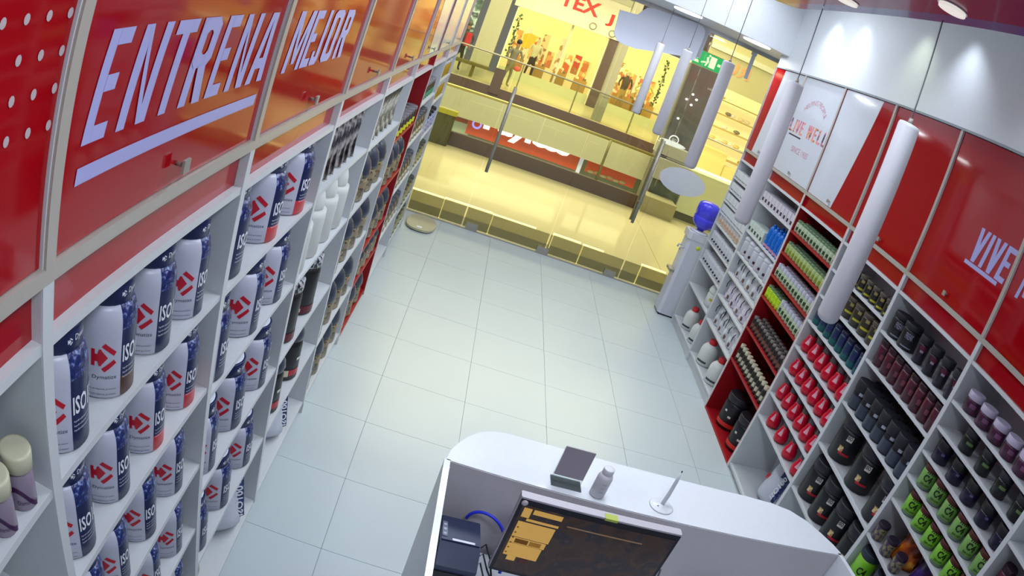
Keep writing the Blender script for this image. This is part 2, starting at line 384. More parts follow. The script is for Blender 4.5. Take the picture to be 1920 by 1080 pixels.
# ------------------------------------------------------------------ shop window and doors
GL = glass('shop_glass', (.93, .95, .90), .08)
wn = struct('window_1', MB().box((-.42, 7.97, 0), (W+.42, 8.03, .012)), STEEL)
for a, b in ((-.4, .62), (.63, 1.62), (1.63, 2.55), (2.56, W+.4)):
    MB().box((a, 7.994, .012), (b, 8.006, 3.14)).build('pane', GL, wn)
KICK = glass('frosted_kick', (.62, .62, .55), .10, .25)
for a, b in ((-.4, .62), (.63, 1.62), (1.63, 2.55), (2.56, W+.4)):
    MB().box((a+.004, 7.985, .03), (b-.004, 7.993, .26)).build('frosted_strip', KICK, wn)
for x in (.74, 1.60, 2.44): MB().box((x-.07, 7.975, .012), (x+.07, 8.025, .085)).box((x-.02, 7.98, 0), (x+.02, 8.02, .012)).build('patch_fitting', STEEL, wn)
for x, z0, z1, lb in ((.69, .73, 1.74, 'left'), (2.447, .73, 1.76, 'right')):
    t = thing('door_pull', 'long vertical steel pull on the %s side of the glass doors' % lb, 'door handle', (x, 7.99, 0), 0, 'pulls on the glass doors')
    for yy in (-.06, .07): MB().tube([(0, yy, z0), (0, yy, z1)], .019, 10).build('grip', STEEL, t)
    for zz in (z0+.25, z1-.25): MB().tube([(0, -.06, zz), (0, .07, zz)], .010, 8).build('spacer', STEEL, t)
# lamp reflections low on the glass, painted as thin glowing strips
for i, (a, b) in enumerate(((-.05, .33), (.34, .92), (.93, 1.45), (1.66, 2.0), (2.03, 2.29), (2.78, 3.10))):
    tag(MB().box((a, 8.035, .246+.008*(i % 2)), (b, 8.06, .262+.008*(i % 2))).box((a, 8.03, 0), (a+.01, 8.05, .25)).build('lamp_reflection', mat('reflection_glow', '#ffffff', .5, emit='#ffe98a', es=1.8)),
        'thin painted yellow lamp reflection low outside the glass front, %s from the left' % ['first', 'second', 'third', 'fourth', 'fifth', 'sixth'][i], 'painted reflection', 'painted lamp reflections at the threshold')
# white cut-out panel hanging inside the glass, seen from behind
cl = [(1.459,2.98),(1.60,2.99),(1.663,3.004),(1.694,3.06),(1.737,3.12),(1.80,3.135),(2.289,3.172),(2.38,3.165),(2.425,3.13),(2.44,3.08),(2.43,2.76),(2.39,2.735),(2.265,2.742),(1.80,2.63),(1.775,2.621),(1.60,2.62),(1.542,2.639),(1.485,2.70)]
SIGNW = mat('sign_white', '#d0d8ea', .5)
t = thing('hanging_sign', 'white cut-out sign panel hanging behind the glass front near the ceiling', 'sign', (0, 7.90, 0))
MB().prism(cl[::-1], 0, .035, 1).build('board', SIGNW, t)
for x in (1.75, 2.3): MB().tube([(x, .017, 3.1), (x, .017, 3.189)], .003, 6).build('hanger', STEEL, t)
MB().prism([(2.84+.29*math.cos(a), 1.38+.155*math.sin(a)) for a in [2*PI*k/24 for k in range(24)]], 0, .003, 1).build('w', mat('vinyl_film', '#d6dcea', .6, alpha=.7))
o = bpy.data.objects['w']; o.name = 'window_sticker'; o.location = (0, 7.98, 0); tag(o, 'round pale film sticker on the glass beside the water cooler', 'sticker')
for x in (2.47, 3.08):
    tag(MB().box((x-.022, 7.955, 2.80), (x+.022, 7.967, 3.14)).box((x-.03, 7.95, 3.10), (x+.03, 7.985, 3.14)).build('glass_clamp', mat('fin_grey', '#b3bac8', .3)),
        'short pale fin clamped to the top of the glass, %s one' % ('left' if x < 2.6 else 'right'), 'glass clamp', 'fins at the top of the glass')

# ------------------------------------------------------------------ pendant tubes
PENDM = mat('pendant_grey', '#c3c3c9', .5)
p0 = None
ordn = ['first', 'second', 'third', 'fourth', 'fifth', 'sixth', 'seventh', 'eighth', 'ninth', 'tenth', 'eleventh', 'twelfth', 'thirteenth', 'fourteenth']
for i, y in enumerate((2.30, 3.55, 4.88, 6.24, 7.55)):
    lb = ['thick pale pendant tube hanging nearest the camera', 'pale pendant tube hanging second from the camera, over the white cabinets', 'pale pendant tube hanging third from the camera',
          'pale pendant tube hanging fourth from the camera', 'pale pendant tube hanging farthest, next to the glass'][i]
    t = thing('pendant_tube', lb, 'pendant lamp', (1.95, y, 1.96), 0, 'row of hanging tubes')
    MB().lathe([(.0, 0), (.026, .002), (.039, .010), (.046, .026), (.046, .808), (.042, .820), (.03, .823), (0, .824)], 20, cap=False).build('tube', PENDM, t)
    MB().lathe([(.012, .823), (.008, .845)], 10).build('cable_grip', STEEL, t)
    top = (3.232 if y < 4.1 else (3.9 if y < 6.9 else 3.19))-1.96
    MB().tube([(0, 0, .84), (0, 0, top)], .0028, 6).build('cable', mat('cable_grey', '#7d8288', .5), t)

# ------------------------------------------------------------------ shelving bays
TOPS = {}
def bay(side, y0, y1, shelves, label, interior='w', zb=.09, print_white=None, legs=False, door_in=0.0):
    L = side == 'L'
    X = (lambda d: -d) if L else (lambda d: W+d)
    D = .38
    im = {'w': WHITE, 'r': REDIN}[interior]
    t = thing('shelving_bay', label, 'shelf unit', (0, y0, 0), 0, 'shelving along the %s wall' % ('left' if L else 'right'))
    y1 -= y0; w = .017
    for a in (0, y1-w): MB().box((X(0), a, zb if legs else 0), (X(D), a+w, 3.04)).build('side_panel', im if interior == 'r' else WHITE, t)
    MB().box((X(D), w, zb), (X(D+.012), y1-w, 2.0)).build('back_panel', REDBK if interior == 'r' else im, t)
    zs = [zb]+list(shelves)
    for z in zs: MB().box((X(.001), w, z), (X(D), y1-w, z+.018)).build('shelf', im, t)
    if not legs: MB().box((X(.02 if not L else .03), w, 0), (X(.04), y1-w, zb)).build('plinth', im, t)
    else:
        for a in (.03, y1-.06):
            MB().box((X(.04), a, 0), (X(.075), a+.03, zb)).build('leg', STEEL, t)
    # cabinet part
    MB().box((X(0), w, 1.955), (X(D), y1-w, 1.975)).build('top_board', WHITE, t)
    MB().box((X(.022), w, 1.975), (X(.037), y1-w, 2.075)).build('valance_panel', REDGL, t)
    MB().box((X(-.004), 0, 2.072), (X(.04), y1, 2.100)).build('rail', TRIMM, t)
    for a, b in ((0, .014), (y1-.014, y1)): MB().box((X(-.006), a, 2.100), (X(0), b, 3.04)).build('edge_strip', TRIMM, t)
    MB().box((X(-.003), 0, zb if legs else 0), (X(0), .0165, 2.072)).box((X(-.003), y1-.0165, zb if legs else 0), (X(0), y1, 2.072)).build('edge_band', WHITE if interior == 'w' else mat('edge_red_white', '#c9b3b3', .4), t)
    dx = .006
    dr = MB().rbox((X(dx), .0165, 2.102), (X(dx+.018), y1-.0165, 3.036), .002).build('cabinet_door', REDGL, t)
    k = .02 if L else -.02
    kn = MB().tube([(X(dx), y1/2, 2.142), (X(dx)+k, y1/2, 2.142)], .005, 8)
    kx = X(dx)+k; kn.box((kx, y1/2-.014, 2.128), (kx+(.006 if L else -.006), y1/2+.014, 2.156)); kn.build('knob', STEEL, dr)
    if print_white:   # polygon (y, z) in room coordinates, clipped to this door
        P = print_white; cy0, cy1 = y0+.018, y0+y1-.018
        def clip(P, v, keep):
            o = []
            for i in range(len(P)):
                a, b = P[i], P[(i+1) % len(P)]
                ia, ib = keep(a[0]), keep(b[0])
                if ia: o.append(a)
                if ia != ib: q = (v-a[0])/(b[0]-a[0]); o.append((v, a[1]+q*(b[1]-a[1])))
            return o
        P = clip(P, cy0, lambda y: y >= cy0); P = clip(P, cy1, lambda y: y <= cy1) if P else P
        if len(P) > 2: MB().prism([(p[0]-y0, p[1]) for p in P], X(dx-.0005), X(dx-.0015), 0).build('white_print', VWHITE, dr)
    t['front'] = X(0)
    return t, dr
WR = [(4.87, 2.104), (6.99, 2.104), (6.89, 3.034), (4.68, 3.034)]
WL = [(4.92, 2.104), (7.2, 2.104), (7.2, 3.034), (4.66, 3.034)]
LB = {}
LB['L0'] = bay('L', -.17, .767, [.45, .85, 1.25, 1.650], 'nearest left shelving bay with white dotted red door')
LB['L1'] = bay('L', .767, 1.669, [.43, .733, 1.038, 1.339, 1.647], 'left shelving bay full of white and navy tubs below ENTRENA', zb=.1)
LB['L2'] = bay('L', 1.669, 2.606, [.485, .878, 1.287, 1.640], 'left shelving bay with three tubs per shelf below MEJOR', zb=.072, legs=True)
LB['L3'] = bay('L', 2.606, 3.571, [.485, .875, 1.272, 1.662], 'left shelving bay holding foil pouches over white jugs', zb=.08, legs=True)
LB['L4'] = bay('L', 3.571, 4.53, [.455, .880, 1.262, 1.650], 'left shelving bay of dome-lidded tubs beside the red-lined bay', zb=.08)
LB['L5'] = bay('L', 4.53, 5.47, [.42, .700, 1.108, 1.50], 'red-lined shelving bay on the left wall', 'r', .03, print_white=WL)
LB['L6'] = bay('L', 5.47, 6.41, [.46, .86, 1.27, 1.62], 'left shelving bay just beyond the red-lined one', print_white=WL)
LB['L7'] = bay('L', 6.41, 7.36, [.40, .80, 1.15, 1.50, 1.72], 'last left shelving bay before the glass front', print_white=WL)
LB['UV'] = bay('R', .76, 1.69, [.40, .70, 1.0, 1.27, 1.533], 'nearest right shelving bay, almost out of view')
LB['TU'] = bay('R', 1.69, 2.62, [.30, .58, .855, 1.108, 1.268, 1.424, 1.577, 1.731], 'right shelving bay with lime green tubs')
LB['ST'] = bay('R', 2.62, 3.55, [.502, .860, 1.177, 1.486, 1.689], 'right shelving bay with large black tubs below VIVE')
LB['QS'] = bay('R', 3.55, 4.46, [.507, .708, .919, 1.117, 1.330, 1.537, 1.744], 'right shelving bay with rows of red bottles', zb=.03)
LB['PQ'] = bay('R', 4.46, 5.375, [.518, .828, 1.134, 1.330, 1.541, 1.736], 'red-lined shelving bay on the right wall', 'r', 0.0, print_white=WR)
LB['OP'] = bay('R', 5.375, 6.30, [.475, .745, .988, 1.2, 1.430, 1.740], 'white right shelving bay below LIVE WELL', print_white=WR)
LB['NO'] = bay('R', 6.30, 7.19, [.50, .783, 1.013, 1.223, 1.35, 1.48, 1.61, 1.748], 'last right shelving bay beside the water cooler', print_white=WR)
for dr in [LB[k][1] for k in LB]: pass
# lettering on the doors, each a printed film of its door
def wall_place(side, y0bay, sl):
    if side == 'L': return lambda y, z, yb, zb_: (-.0045, yb+y+sl*z-y0bay, zb_+z)
    return lambda y, z, yb, zb_: (W+.0045, yb-y-sl*z-y0bay, zb_+z)
def letters_left(txt, key, y0bay, ys, ws):
    mb = MB(); H = .170; zb_ = 2.261
    for ch, yb, wd in zip(txt, ys, ws):
        Q, w = glyph(ch)
        for e, q in enumerate(Q): mb.add([(-.0045+.00012*e, yb+p[0]/w*wd+.19*p[1]*H-y0bay, zb_+p[1]*H) for p in q], [tuple(range(len(q)))])
    if key == 'L1':
        mb.add([(-.0045, .832-y0bay, 2.200), (-.0045, 1.602-y0bay, 2.200), (-.0045, 1.607-y0bay, 2.227), (-.0045, .835-y0bay, 2.227)], [(0, 1, 2, 3)])
    mb.build('lettering', VINYL, LB[key][1])
letters_left('ENTRENA', 'L1', .767, [.835, .938, 1.056, 1.163, 1.282, 1.383, 1.503], [.078, .098, .085, .093, .078, .096, .106])
letters_left('MEJOR', 'L2', 1.669, [1.755, 1.908, 1.995, 2.105, 2.255], [.14, .088, .075, .115, .108])
def letters_right(txt, key, y0bay, ystart, zb_, H, wsc, sl=.16, m=VINYL, under=None, nm='lettering'):
    mb = MB(); word(mb, txt, lambda x, z: (W+.0045, ystart-x-sl*z-y0bay, zb_+z), H, 0, wsc=wsc)
    if under: mb.add([(W+.0045, under[0]-y0bay, under[2]), (W+.0045, under[1]-y0bay, under[2]), (W+.0045, under[1]-y0bay, under[3]), (W+.0045, under[0]-y0bay, under[3])], [(0, 1, 2, 3)])
    mb.build(nm, m, LB[key][1])
letters_right('VIVE', 'ST', 2.62, 3.045, 2.38, .195, 1.15, sl=-.0+.12, under=(3.06, 2.71, 2.352, 2.374))
letters_right('MEJOR', 'TU', 1.69, 2.53, 2.37, .195, 1.05, sl=.12)
mb = MB(); word(mb, 'LIVE WELL', lambda x, z: (W+.0035, 6.265-x-5.375, 2.490+z), .125, 0, wsc=1.62)
mb.build('lettering', patch_mat('live_well_ink', ['#3c2b45', '#8a5a80', '#e0889a', '#e8a07c', '#4a2d3a'], 5, stretch=(1, 1, 4)), LB['OP'][1])
MB().add([(W+.0035, y-5.375, z) for y, z in ((6.22, 2.455), (5.92, 2.455), (5.92, 2.468), (6.22, 2.468))], [(0, 1, 2, 3)]).build('underline', mat('ink_plum', '#3a2c3c', .5), LB['OP'][1])
mb = MB(); text(mb, 'SINCE 1935', lambda u, v: (W+.0035, 6.035-u-5.375, 2.322+v), .40, .055)
v, f, bb = font_pts('HELPING PEOPLE', 1.)
def arc(u, v_):
    a = PI*.5+(.5-u)*1.5; R = .34+v_*.05
    return (W+.0035, 5.83-R*math.cos(a)-5.375, 2.49+R*math.sin(a)-.03)
mb.add([arc((p[0]-bb[0])/(bb[1]-bb[0]), (p[1]-bb[2])/(bb[3]-bb[2])) for p in v], f)
mb.build('lettering', mat('ink_rose', '#c88a9c', .5), LB['OP'][1])
# white dots on the nearest left door
mb = MB()
for i in range(9):
    for j in range(7):
        y, z = .736-.049*i, 2.314+.05*j
        mb.add([(-.0045, y+.0065*math.cos(a)+.17, z+.0075*math.sin(a)) for a in [2*PI*q/10 for q in range(10)]], [tuple(range(10))])
mb.build('dot_pattern', mat('dot_grey', '#b9a9ad', .4), LB['L0'][1], kind='stuff')

# ------------------------------------------------------------------ products: one of each kind is built, the rest are copies
PROTO = {}
def cyl_place(R, az, z0, rev=False):
    """(u, v) on a label centred on azimuth az; reads left to right from outside"""
    return lambda u, v: (R*math.cos(az+u/R), R*math.sin(az+u/R), z0+v)
def logo(mb, place, s, mi=0):
    """arrow-and-chevron emblem, s wide, centred"""
    P = [[(0,.20),(.14,.20),(.14,.80),(0,.80)], [(.12,.37),(.40,.37),(.40,.63),(.12,.63)], [(.38,.22),(.66,.50),(.66,.50),(.38,.78)], [(.24,.62),(.40,.62),(.40,.80),(.30,.80)], [(.30,.20),(.40,.20),(.40,.38),(.24,.38)],
         [(.40,.90),(.90,.57),(1.0,.70),(.54,1.02)], [(.40,.10),(.90,.43),(1.0,.30),(.54,-.02)]]
    for q in P: mb.quadgrid(q, lambda u, v: place((u-.5)*s, v*s*1.12), 5, mi)
def parts_of(name):
    """list of (part name, mesh, [(sub-part name, mesh)])"""
    return PROTO[name]
def proto(name, parts): PROTO[name] = parts
def put(kind, nm, cat, loc, rz, label, group, parent_scale=1.):
    t = thing(nm, label, cat, (loc[0], loc[1], loc[2]+.0012), rz, group)
    if parent_scale != 1.: t.scale = (parent_scale,)*3
    for p in PROTO[kind]:
        o = bpy.data.objects.new(p[0], p[1]); COL.objects.link(o); o.parent = t
        for s in (p[2] if len(p) > 2 else []):
            q = bpy.data.objects.new(s[0], s[1]); COL.objects.link(q); q.parent = o
    return t

# big white-and-navy protein tub
def make_iso(key, R, H, az, navy0, navy1, n=40, accent=None):
    prof = [(R*.93, 0), (R, .006), (R, H*.66), (R*.985, H*.72), (R*.90, H*.79), (R*.80, H*.83)]
    def mf(a, q):
        a = (a+PI) % (2*PI)-PI
        ins = navy0 < a < navy1
        if accent and ins and q == 1 and False: return 2
        return 1 if ins else 0
    b = MB(); b.lathe([(R*.93, 0), (R, .006), (R, H*.20), (R, H*.45), (R, H*.62), (R*.985, H*.70), (R*.91, H*.77), (R*.82, H*.81)], n,
        mfun=lambda a, q: (0 if not (navy0 < (a+PI) % (2*PI)-PI < navy1) else (2 if q >= 5 or q == 4 else (3 if q <= 1 and accent else 1))))
    ring = MB().lathe([(R*.80, H*.80), (R*.84, H*.815), (R*.84, H*.985), (R*.82, H*.993)], 28, mi=0)
    disc = MB().lathe([(R*.765, H*.990), (R*.765, H*.9965), (R*.74, H)], 28, mi=0)
    lg = MB(); logo(lg, cyl_place(R+.0008, az, H*.27), R*.74)
    nmx = MB(); text(nmx, 'Dymatize', cyl_place(R+.0008, az-.33, H*.19), R*.72, H*.045)
    for k in range(2): text(nmx, 'hydrolyzed protein', cyl_place(R+.0008, az-.42, H*(.045+.05*k)), R*.8, H*.018)
    ti = MB(); text(ti, 'ISO100', cyl_place(R+.0008, navy0+.08, H*.33), R*1.15, H*.155, bold=.02)
    for k in range(3): text(ti, 'hydrolyzed whey', cyl_place(R+.0008, navy0+.1, H*(.26-.04*k)), R*.8, H*.022)
    lt = MB(); text(lt, 'Dymatize', cyl_place(R*.845, navy0+.35, H*.875), R*.7, H*.06)
    logo(lt, cyl_place(R*.845, navy0+.15, H*.87), R*.16)
    acc = mat('accent_'+(accent or 'n'), {'r': '#d0303c', 'b': '#5a3a30', None: '#1c2550'}[accent], .35)
    proto(key, [('tub_body', b.mesh('tub_body', [LAV, NAVY, NAVYP, acc])), ('lid', ring.mesh('lid', NAVY), [('lid_disc', disc.mesh('lid_disc', LIDW)), ('lettering', lt.mesh('lettering', PRINTW))]),
                ('logo', lg.mesh('logo', LRED)), ('lettering', nmx.mesh('lettering', PRINTD)), ('lettering', ti.mesh('lettering', PRINTW))])
make_iso('iso1', .079, .264, -1.0, -.50, 1.5)
make_iso('iso1r', .079, .264, -1.0, -.50, 1.5, accent='r')
make_iso('iso1b', .079, .264, -1.0, -.50, 1.5, accent='b')
make_iso('iso2', .104, .290, -1.0, -.42, 1.5)
make_iso('iso2r', .104, .290, -1.0, -.42, 1.5, accent='r')
rows = [(1.665, 'first', (.905, 1.118, 1.318, 1.515)), (1.357, 'second', (.90, 1.112, 1.33, 1.55)), (1.056, 'third', (.92, 1.08, 1.285, 1.505)), (.751, 'fourth', (.93, 1.10, 1.31, 1.52)), (.448, 'fifth', (.93, 1.12, 1.32, 1.53))]
jit = random.Random(3)
for z, rn, ys in rows:
    for i, y in enumerate(ys):
        k = 'iso1r' if (rn, i) in (('second', 3), ('second', 2)) else ('iso1b' if (rn, i) in (('first', 1),) else 'iso1')
        put(k, 'protein_tub', 'tub', (-.086-.004*jit.random(), y, z), (jit.random()-.5)*.22,
            'white and navy protein tub, %s from the near post, %s shelf down, bay below ENTRENA' % (ordn[i], rn), 'white and navy tubs below ENTRENA')
for z, rn, ys in ((1.658, 'first', (1.80, 2.13, 2.445)), (1.305, 'second', (1.80, 2.13, 2.41)), (.896, 'third', (1.83, 2.12, 2.43)), (.503, 'fourth', (1.80, 2.08, 2.38))):
    for i, y in enumerate(ys):
        k = 'iso2r' if rn == 'first' and i > 0 else 'iso2'
        sc = 1. if rn != 'fourth' else .92
        put(k, 'protein_tub', 'tub', (-.108*sc-.003*jit.random(), y, z), (jit.random()-.5)*.2-.06*i,
            'large white and navy tub, %s from the near post, %s shelf down, bay below MEJOR' % (ordn[i], rn), 'white and navy tubs below MEJOR', sc)

# cream-capped tall bottles, nearest left bay
b = MB().lathe([(.030, 0), (.033, .005), (.033, .070), (.030, .082), (.029, .088)], 24, mfun=lambda a, q: 0)
sw = MB()
for k in range(14):
    a0, a1 = -1.9+k*.17, -1.9+(k+1)*.17
    za, zb = .031+.022*math.sin(k*.33), .031+.022*math.sin((k+1)*.33)
    sw.add([(.0338*math.cos(a), .0338*math.sin(a), z) for a, z in ((a0, za-.006), (a1, zb-.006), (a1, zb+.006), (a0, za+.006))], [(0, 1, 2, 3)])
text(sw, 'Diamond', cyl_place(.0338, -1.0, .018), .035, .010)
capm = MB().lathe([(.0315, .086), (.034, .088), (.0345, .118), (.033, .122), (.028, .123)], 24)
PINKG = mat('pink_grey_label', '#8d7f92', .3)
proto('spray', [('bottle_body', b.mesh('bottle_body', PINKG)), ('cap', capm.mesh('cap', mat('cream_cap', '#c5c2a8', .35))), ('lettering', sw.mesh('lettering', mat('purple_print', '#3c1747', .4)))])
for i, y in enumerate((.692, .612, .532, .452)):
    put('spray', 'cream_cap_bottle', 'bottle', (-.040, y, 1.668), -.2, 'tall cream-capped bottle with purple swirl, %s from the near post, lower left corner' % ordn[i], 'cream-capped bottles in the nearest left bay')

# foil pouches
def make_pouch(key, w, d, h, m, seed, topm=None, flat=False):
    rn = random.Random(seed); nx, nz = 8, 10; V = []; F = []
    for s_ in (1, -1):
        for i in range(nz+1):
            for j in range(nx+1):
                u = j/nx*2-1; v = i/nz
                th = d/2*(1-abs(u)**2.4)*(1-v**3)*(.55+.45*(1-v))*1.4+.0008
                if v < .02: th = d/2*(1-abs(u)**3)
                ww = w/2*(1-.05*math.sin(v*PI)) 
                V.append((s_*th*(1+.0)+rn.uniform(-.004, .004)*(v > .1), u*ww, h*v+rn.uniform(-.003, .003)*(0 < v < 1)))
    N = (nx+1)*(nz+1)
    for s_ in (0, 1):
        for i in range(nz):
            for j in range(nx):
                a = s_*N+i*(nx+1)+j; q = (a, a+1, a+nx+2, a+nx+1); F.append(q if s_ == 0 else q[::-1])
    for i in range(nz):
        for e in (0, nx): a = i*(nx+1)+e; F.append((a, a+nx+1, N+a+nx+1, N+a))
    for j in range(nx): F.append((j, N+j, N+j+1, j+1)); t_ = nz*(nx+1)+j; F.append((t_, t_+1, N+t_+1, N+t_))
    mb = MB(); mb.add(V, F, 0, True); return mb
FOIL = patch_mat('foil_pouch', ['#17141c', '#2c2630', '#645e68', '#c8c2c0', '#5d5048', '#221d26'], 15, .18, bump=.9, stretch=(1.6, 1.6, .55))
FOIL2 = patch_mat('foil_pouch_beige', ['#2c2a2a', '#5c574c', '#8b8574', '#d0cdbf', '#7d7460'], 18, .2, bump=.9, seed=3, stretch=(1.6, 1.6, .55))
for k, m in (('foil', FOIL), ('foil2', FOIL2)):
    pb = make_pouch(k, .30, .072, .262, m, 5 if k == 'foil' else 9)
    seal = MB().box((-.002, -.148, .240), (.002, .148, .264))
    proto(k, [('pouch_body', pb.mesh('pouch_body', m)), ('seal_strip', seal.mesh('seal_strip', m))])
for i in range(6):
    put('foil', 'foil_pouch', 'pouch', (-.170, 2.70+i*.118, 1.684), PI/2+.12*(i % 2)-.05, 'crinkled dark foil pouch, %s from the near post, shelf above the white jugs' % ordn[i], 'foil pouches on the left wall')
for i in range(6):
    put('foil2', 'foil_pouch', 'pouch', (-.170, 3.66+i*.13, 1.674), PI/2+.1*(i % 2)-.05, 'crinkled beige foil pouch, %s from the near post, top shelf beside the red-lined left bay' % ordn[i], 'foil pouches on the left wall')
# white jugs with upright brand print
# dark tubs of several sizes: body, lid, label band, small bright marks
def make_tub(key, R, H, az, body=DARK, lid=DARKM, band=None, bandz=(.1, .25), mark=None, markz=(.5, .68), lidf=.80, dome=False, txt=None, mw=.9, sub=None, n=22, lidR=1.0, neck=.92):
    P = [(R*.93, 0), (R, H*.025), (R, H*(lidf-.10)), (R*neck, H*lidf)]
    b = MB().lathe(P, n)
    if dome:
        q_ = 1-lidf; l = MB().lathe([(R*lidR*.97, H*lidf-.003), (R*lidR*1.02, H*(lidf+.14*q_)), (R*.99*lidR, H*(lidf+.38*q_)), (R*.86*lidR, H*(lidf+.66*q_)), (R*.62*lidR, H*(lidf+.87*q_)), (R*.3*lidR, H*(lidf+.98*q_)), (0.001, H)], n)
    else: l = MB().lathe([(R*lidR*.98, H*lidf-.002), (R*lidR, H*(lidf+.02)), (R*lidR, H*.975), (R*lidR*.95, H)], n)
    ps = [('tub_body', b.mesh('tub_body', body)), ('lid', l.mesh('lid', lid))]
    def cyl(z0, z1, a0, a1, rr=.0009, seg=14):
        mb = MB()
        for k in range(seg):
            a, c_ = a0+(a1-a0)*k/seg, a0+(a1-a0)*(k+1)/seg
            mb.add([((R+rr)*math.cos(q), (R+rr)*math.sin(q), z*H) for q, z in ((a, z0), (c_, z0), (c_, z1), (a, z1))], [(0, 1, 2, 3)])
        return mb
    if band: ps.append(('label_band', cyl(bandz[0], bandz[1], az-1.6, az+1.6).mesh('label_band', band)))
    if mark and not txt: ps.append(('label_mark', cyl(markz[0], markz[1], az-mw/2, az+mw/2, .0016, 8).mesh('label_mark', mark)))
    if mark and txt:
        mb = MB(); text(mb, txt, cyl_place(R+.0018, az-mw/2, markz[0]*H), mw*R, (markz[1]-markz[0])*H, bold=.03)
        ps.append(('lettering', mb.mesh('lettering', mark)))
    if sub:
        m2, z0, z1, w2, off = sub; ps.append(('label_accent', cyl(z0, z1, az+off-w2/2, az+off+w2/2, .002, 6).mesh('label_accent', m2)))
    proto(key, ps)
CR = mat('cream_label', '#cfc9ae', .4); BRN = patch_mat('brown_label', ['#2a2018', '#5e4c38', '#a89a7c', '#3c3028'], 30, .3)
REDL = mat('red_label', '#b31d2c', .35); PALE = mat('pale_mark', '#d4cfc8', .4); YEL = mat('yellow_mark', '#d8cf3a', .4)
DOME = mat('dome_slate', '#353a4a', .28)
MILKW = mat('carton_white', '#cdcfcc', .45, noise=.03)
make_tub('carton', .090, .335, -1.2, body=MILKW, lid=MILKW, lidf=.66, dome=True, neck=.97, lidR=.80)
pr = MB(); text(pr, 'PREMIER', lambda u, v: (.0912*math.cos(-1.25-v/.09), .0912*math.sin(-1.25-v/.09), .02+u), .19, .034)
text(pr, 'protein', lambda u, v: (.0912*math.cos(-.85-v/.09), .0912*math.sin(-.85-v/.09), .03+u), .12, .016)
PROTO['carton'] += [('lettering', pr.mesh('lettering', mat('print_grey', '#5c6068', .5)))]
for i in range(4):
    put('carton', 'white_jug', 'jug', (-.098, 2.735+i*.215, 1.291), 0, 'white shouldered jug with upright print, %s from the near post, under the foil pouches' % ordn[i], 'white jugs below the foil pouches')
# L3 rows 3, 4: large black tubs
make_tub('blackcrown', .098, .315, -1.2, lid=patch_mat('speckled_black', ['#0d0d12', '#20202a', '#c8c8d0', '#15151c'], 55, .25), band=mat('maroon_label', '#5e1020', .35), bandz=(.04, .17), mark=PALE, markz=(.07, .13), mw=.5, lidf=.82)
make_tub('blackred', .100, .325, -1.2, lid=DOME, band=REDL, bandz=(.10, .21), mark=CR, markz=(.09, .21), mw=.5, lidf=.72, dome=True, sub=(PALE, .38, .43, .3, .8))
for i, y in enumerate((2.86, 3.18)): put('blackcrown', 'black_tub', 'tub', (-.106, y, .893), 0, 'black tub with speckled lid, %s of two below the white jugs' % ('nearer' if i == 0 else 'farther'), 'black tubs below the white jugs')
for i, y in enumerate((2.83, 3.17)): put('blackred', 'black_tub', 'tub', (-.110, y, .503), .15, 'black dome-lid tub with red band, %s of two above the low white bag' % ('nearer' if i == 0 else 'farther'), 'black tubs with red band')
make_tub('dometub', .093, .29, -1.3, body=BRN, lid=DOME, band=mat('tan_label', '#8a7a62', .4), bandz=(.30, .42), mark=PALE, markz=(.43, .50), mw=.3, lidf=.52, dome=True, sub=(REDL, .08, .22, .6, -.4), lidR=1.04)
make_tub('dometub_s', .072, .22, -1.3, body=BRN, lid=DOME, band=mat('tan_label', '#8e8468', .4), bandz=(.3, .42), mark=PALE, markz=(.5, .6), mw=.3, lidf=.64, dome=True, sub=(mat('orange_label', '#c2552a', .4), .06, .2, .6, -.4), lidR=1.02)
for z, rn in ((1.281, 'second'), (.898, 'third'), (.473, 'fourth'), (.098, 'fifth')):
    for i, y in enumerate((3.69, 3.92, 4.15, 4.38)):
        put('dometub', 'dome_lid_tub', 'tub', (-.102, y, z), (jit.random()-.5)*.2, 'dark dome-lid tub, %s from the near post, %s shelf, bay before the red-lined left bay' % (ordn[i], rn), 'dome-lidded tubs on the left wall')
make_tub('yellowjar', .048, .13, -1.3, body=mat('smoke_brown', '#3a3230', .25), lid=mat('grey_lid', '#77757c', .4), band=mat('vivid_yellow', '#cfd022', .4), bandz=(.05, .36), lidf=.8)
for i in range(7):
    for j in range(2): put('yellowjar', 'yellow_label_jar', 'jar', (-.055-.10*j, 4.61+i*.13, 1.519), 0, 'grey-lid jar with bright yellow label, %s from the near end, %s row, red-lined left bay' % (ordn[i], ('front', 'back')[j]), 'yellow-label jars')
for z, rn, k, ys in ((1.127, 'second', 'dometub', (4.66, 4.88, 5.10, 5.32)), (.719, 'third', 'dometub', (4.66, 4.88, 5.10, 5.32)), (.439, 'fourth', 'dometub_s', (4.64, 4.82, 5.0, 5.18, 5.34)), (.049, 'fifth', 'dometub', (4.68, 4.92, 5.18))):
    for i, y in enumerate(ys): put(k, 'dome_lid_tub', 'tub', (-.102 if k == 'dometub' else -.08, y, z), (jit.random()-.5)*.2, 'dark dome-lid tub, %s from the near end, %s shelf of the red-lined left bay' % (ordn[i], rn), 'dome-lidded tubs in the red-lined left bay')
make_tub('greenjar', .05, .15, -1.3, body=mat('smoke_brown', '#3a3230', .25), lid=mat('grey_lid', '#77757c', .4), band=mat('jade_label', '#3f8f6c', .4), bandz=(.08, .4), lidf=.8, mark=PALE, markz=(.45, .6), mw=.6)
make_tub('browntub', .062, .21, -1.3, body=BRN, lid=mat('slate_lid', '#4a4c58', .4), band=CR, bandz=(.2, .32), mark=PALE, markz=(.5, .6), mw=.5, lidf=.8)
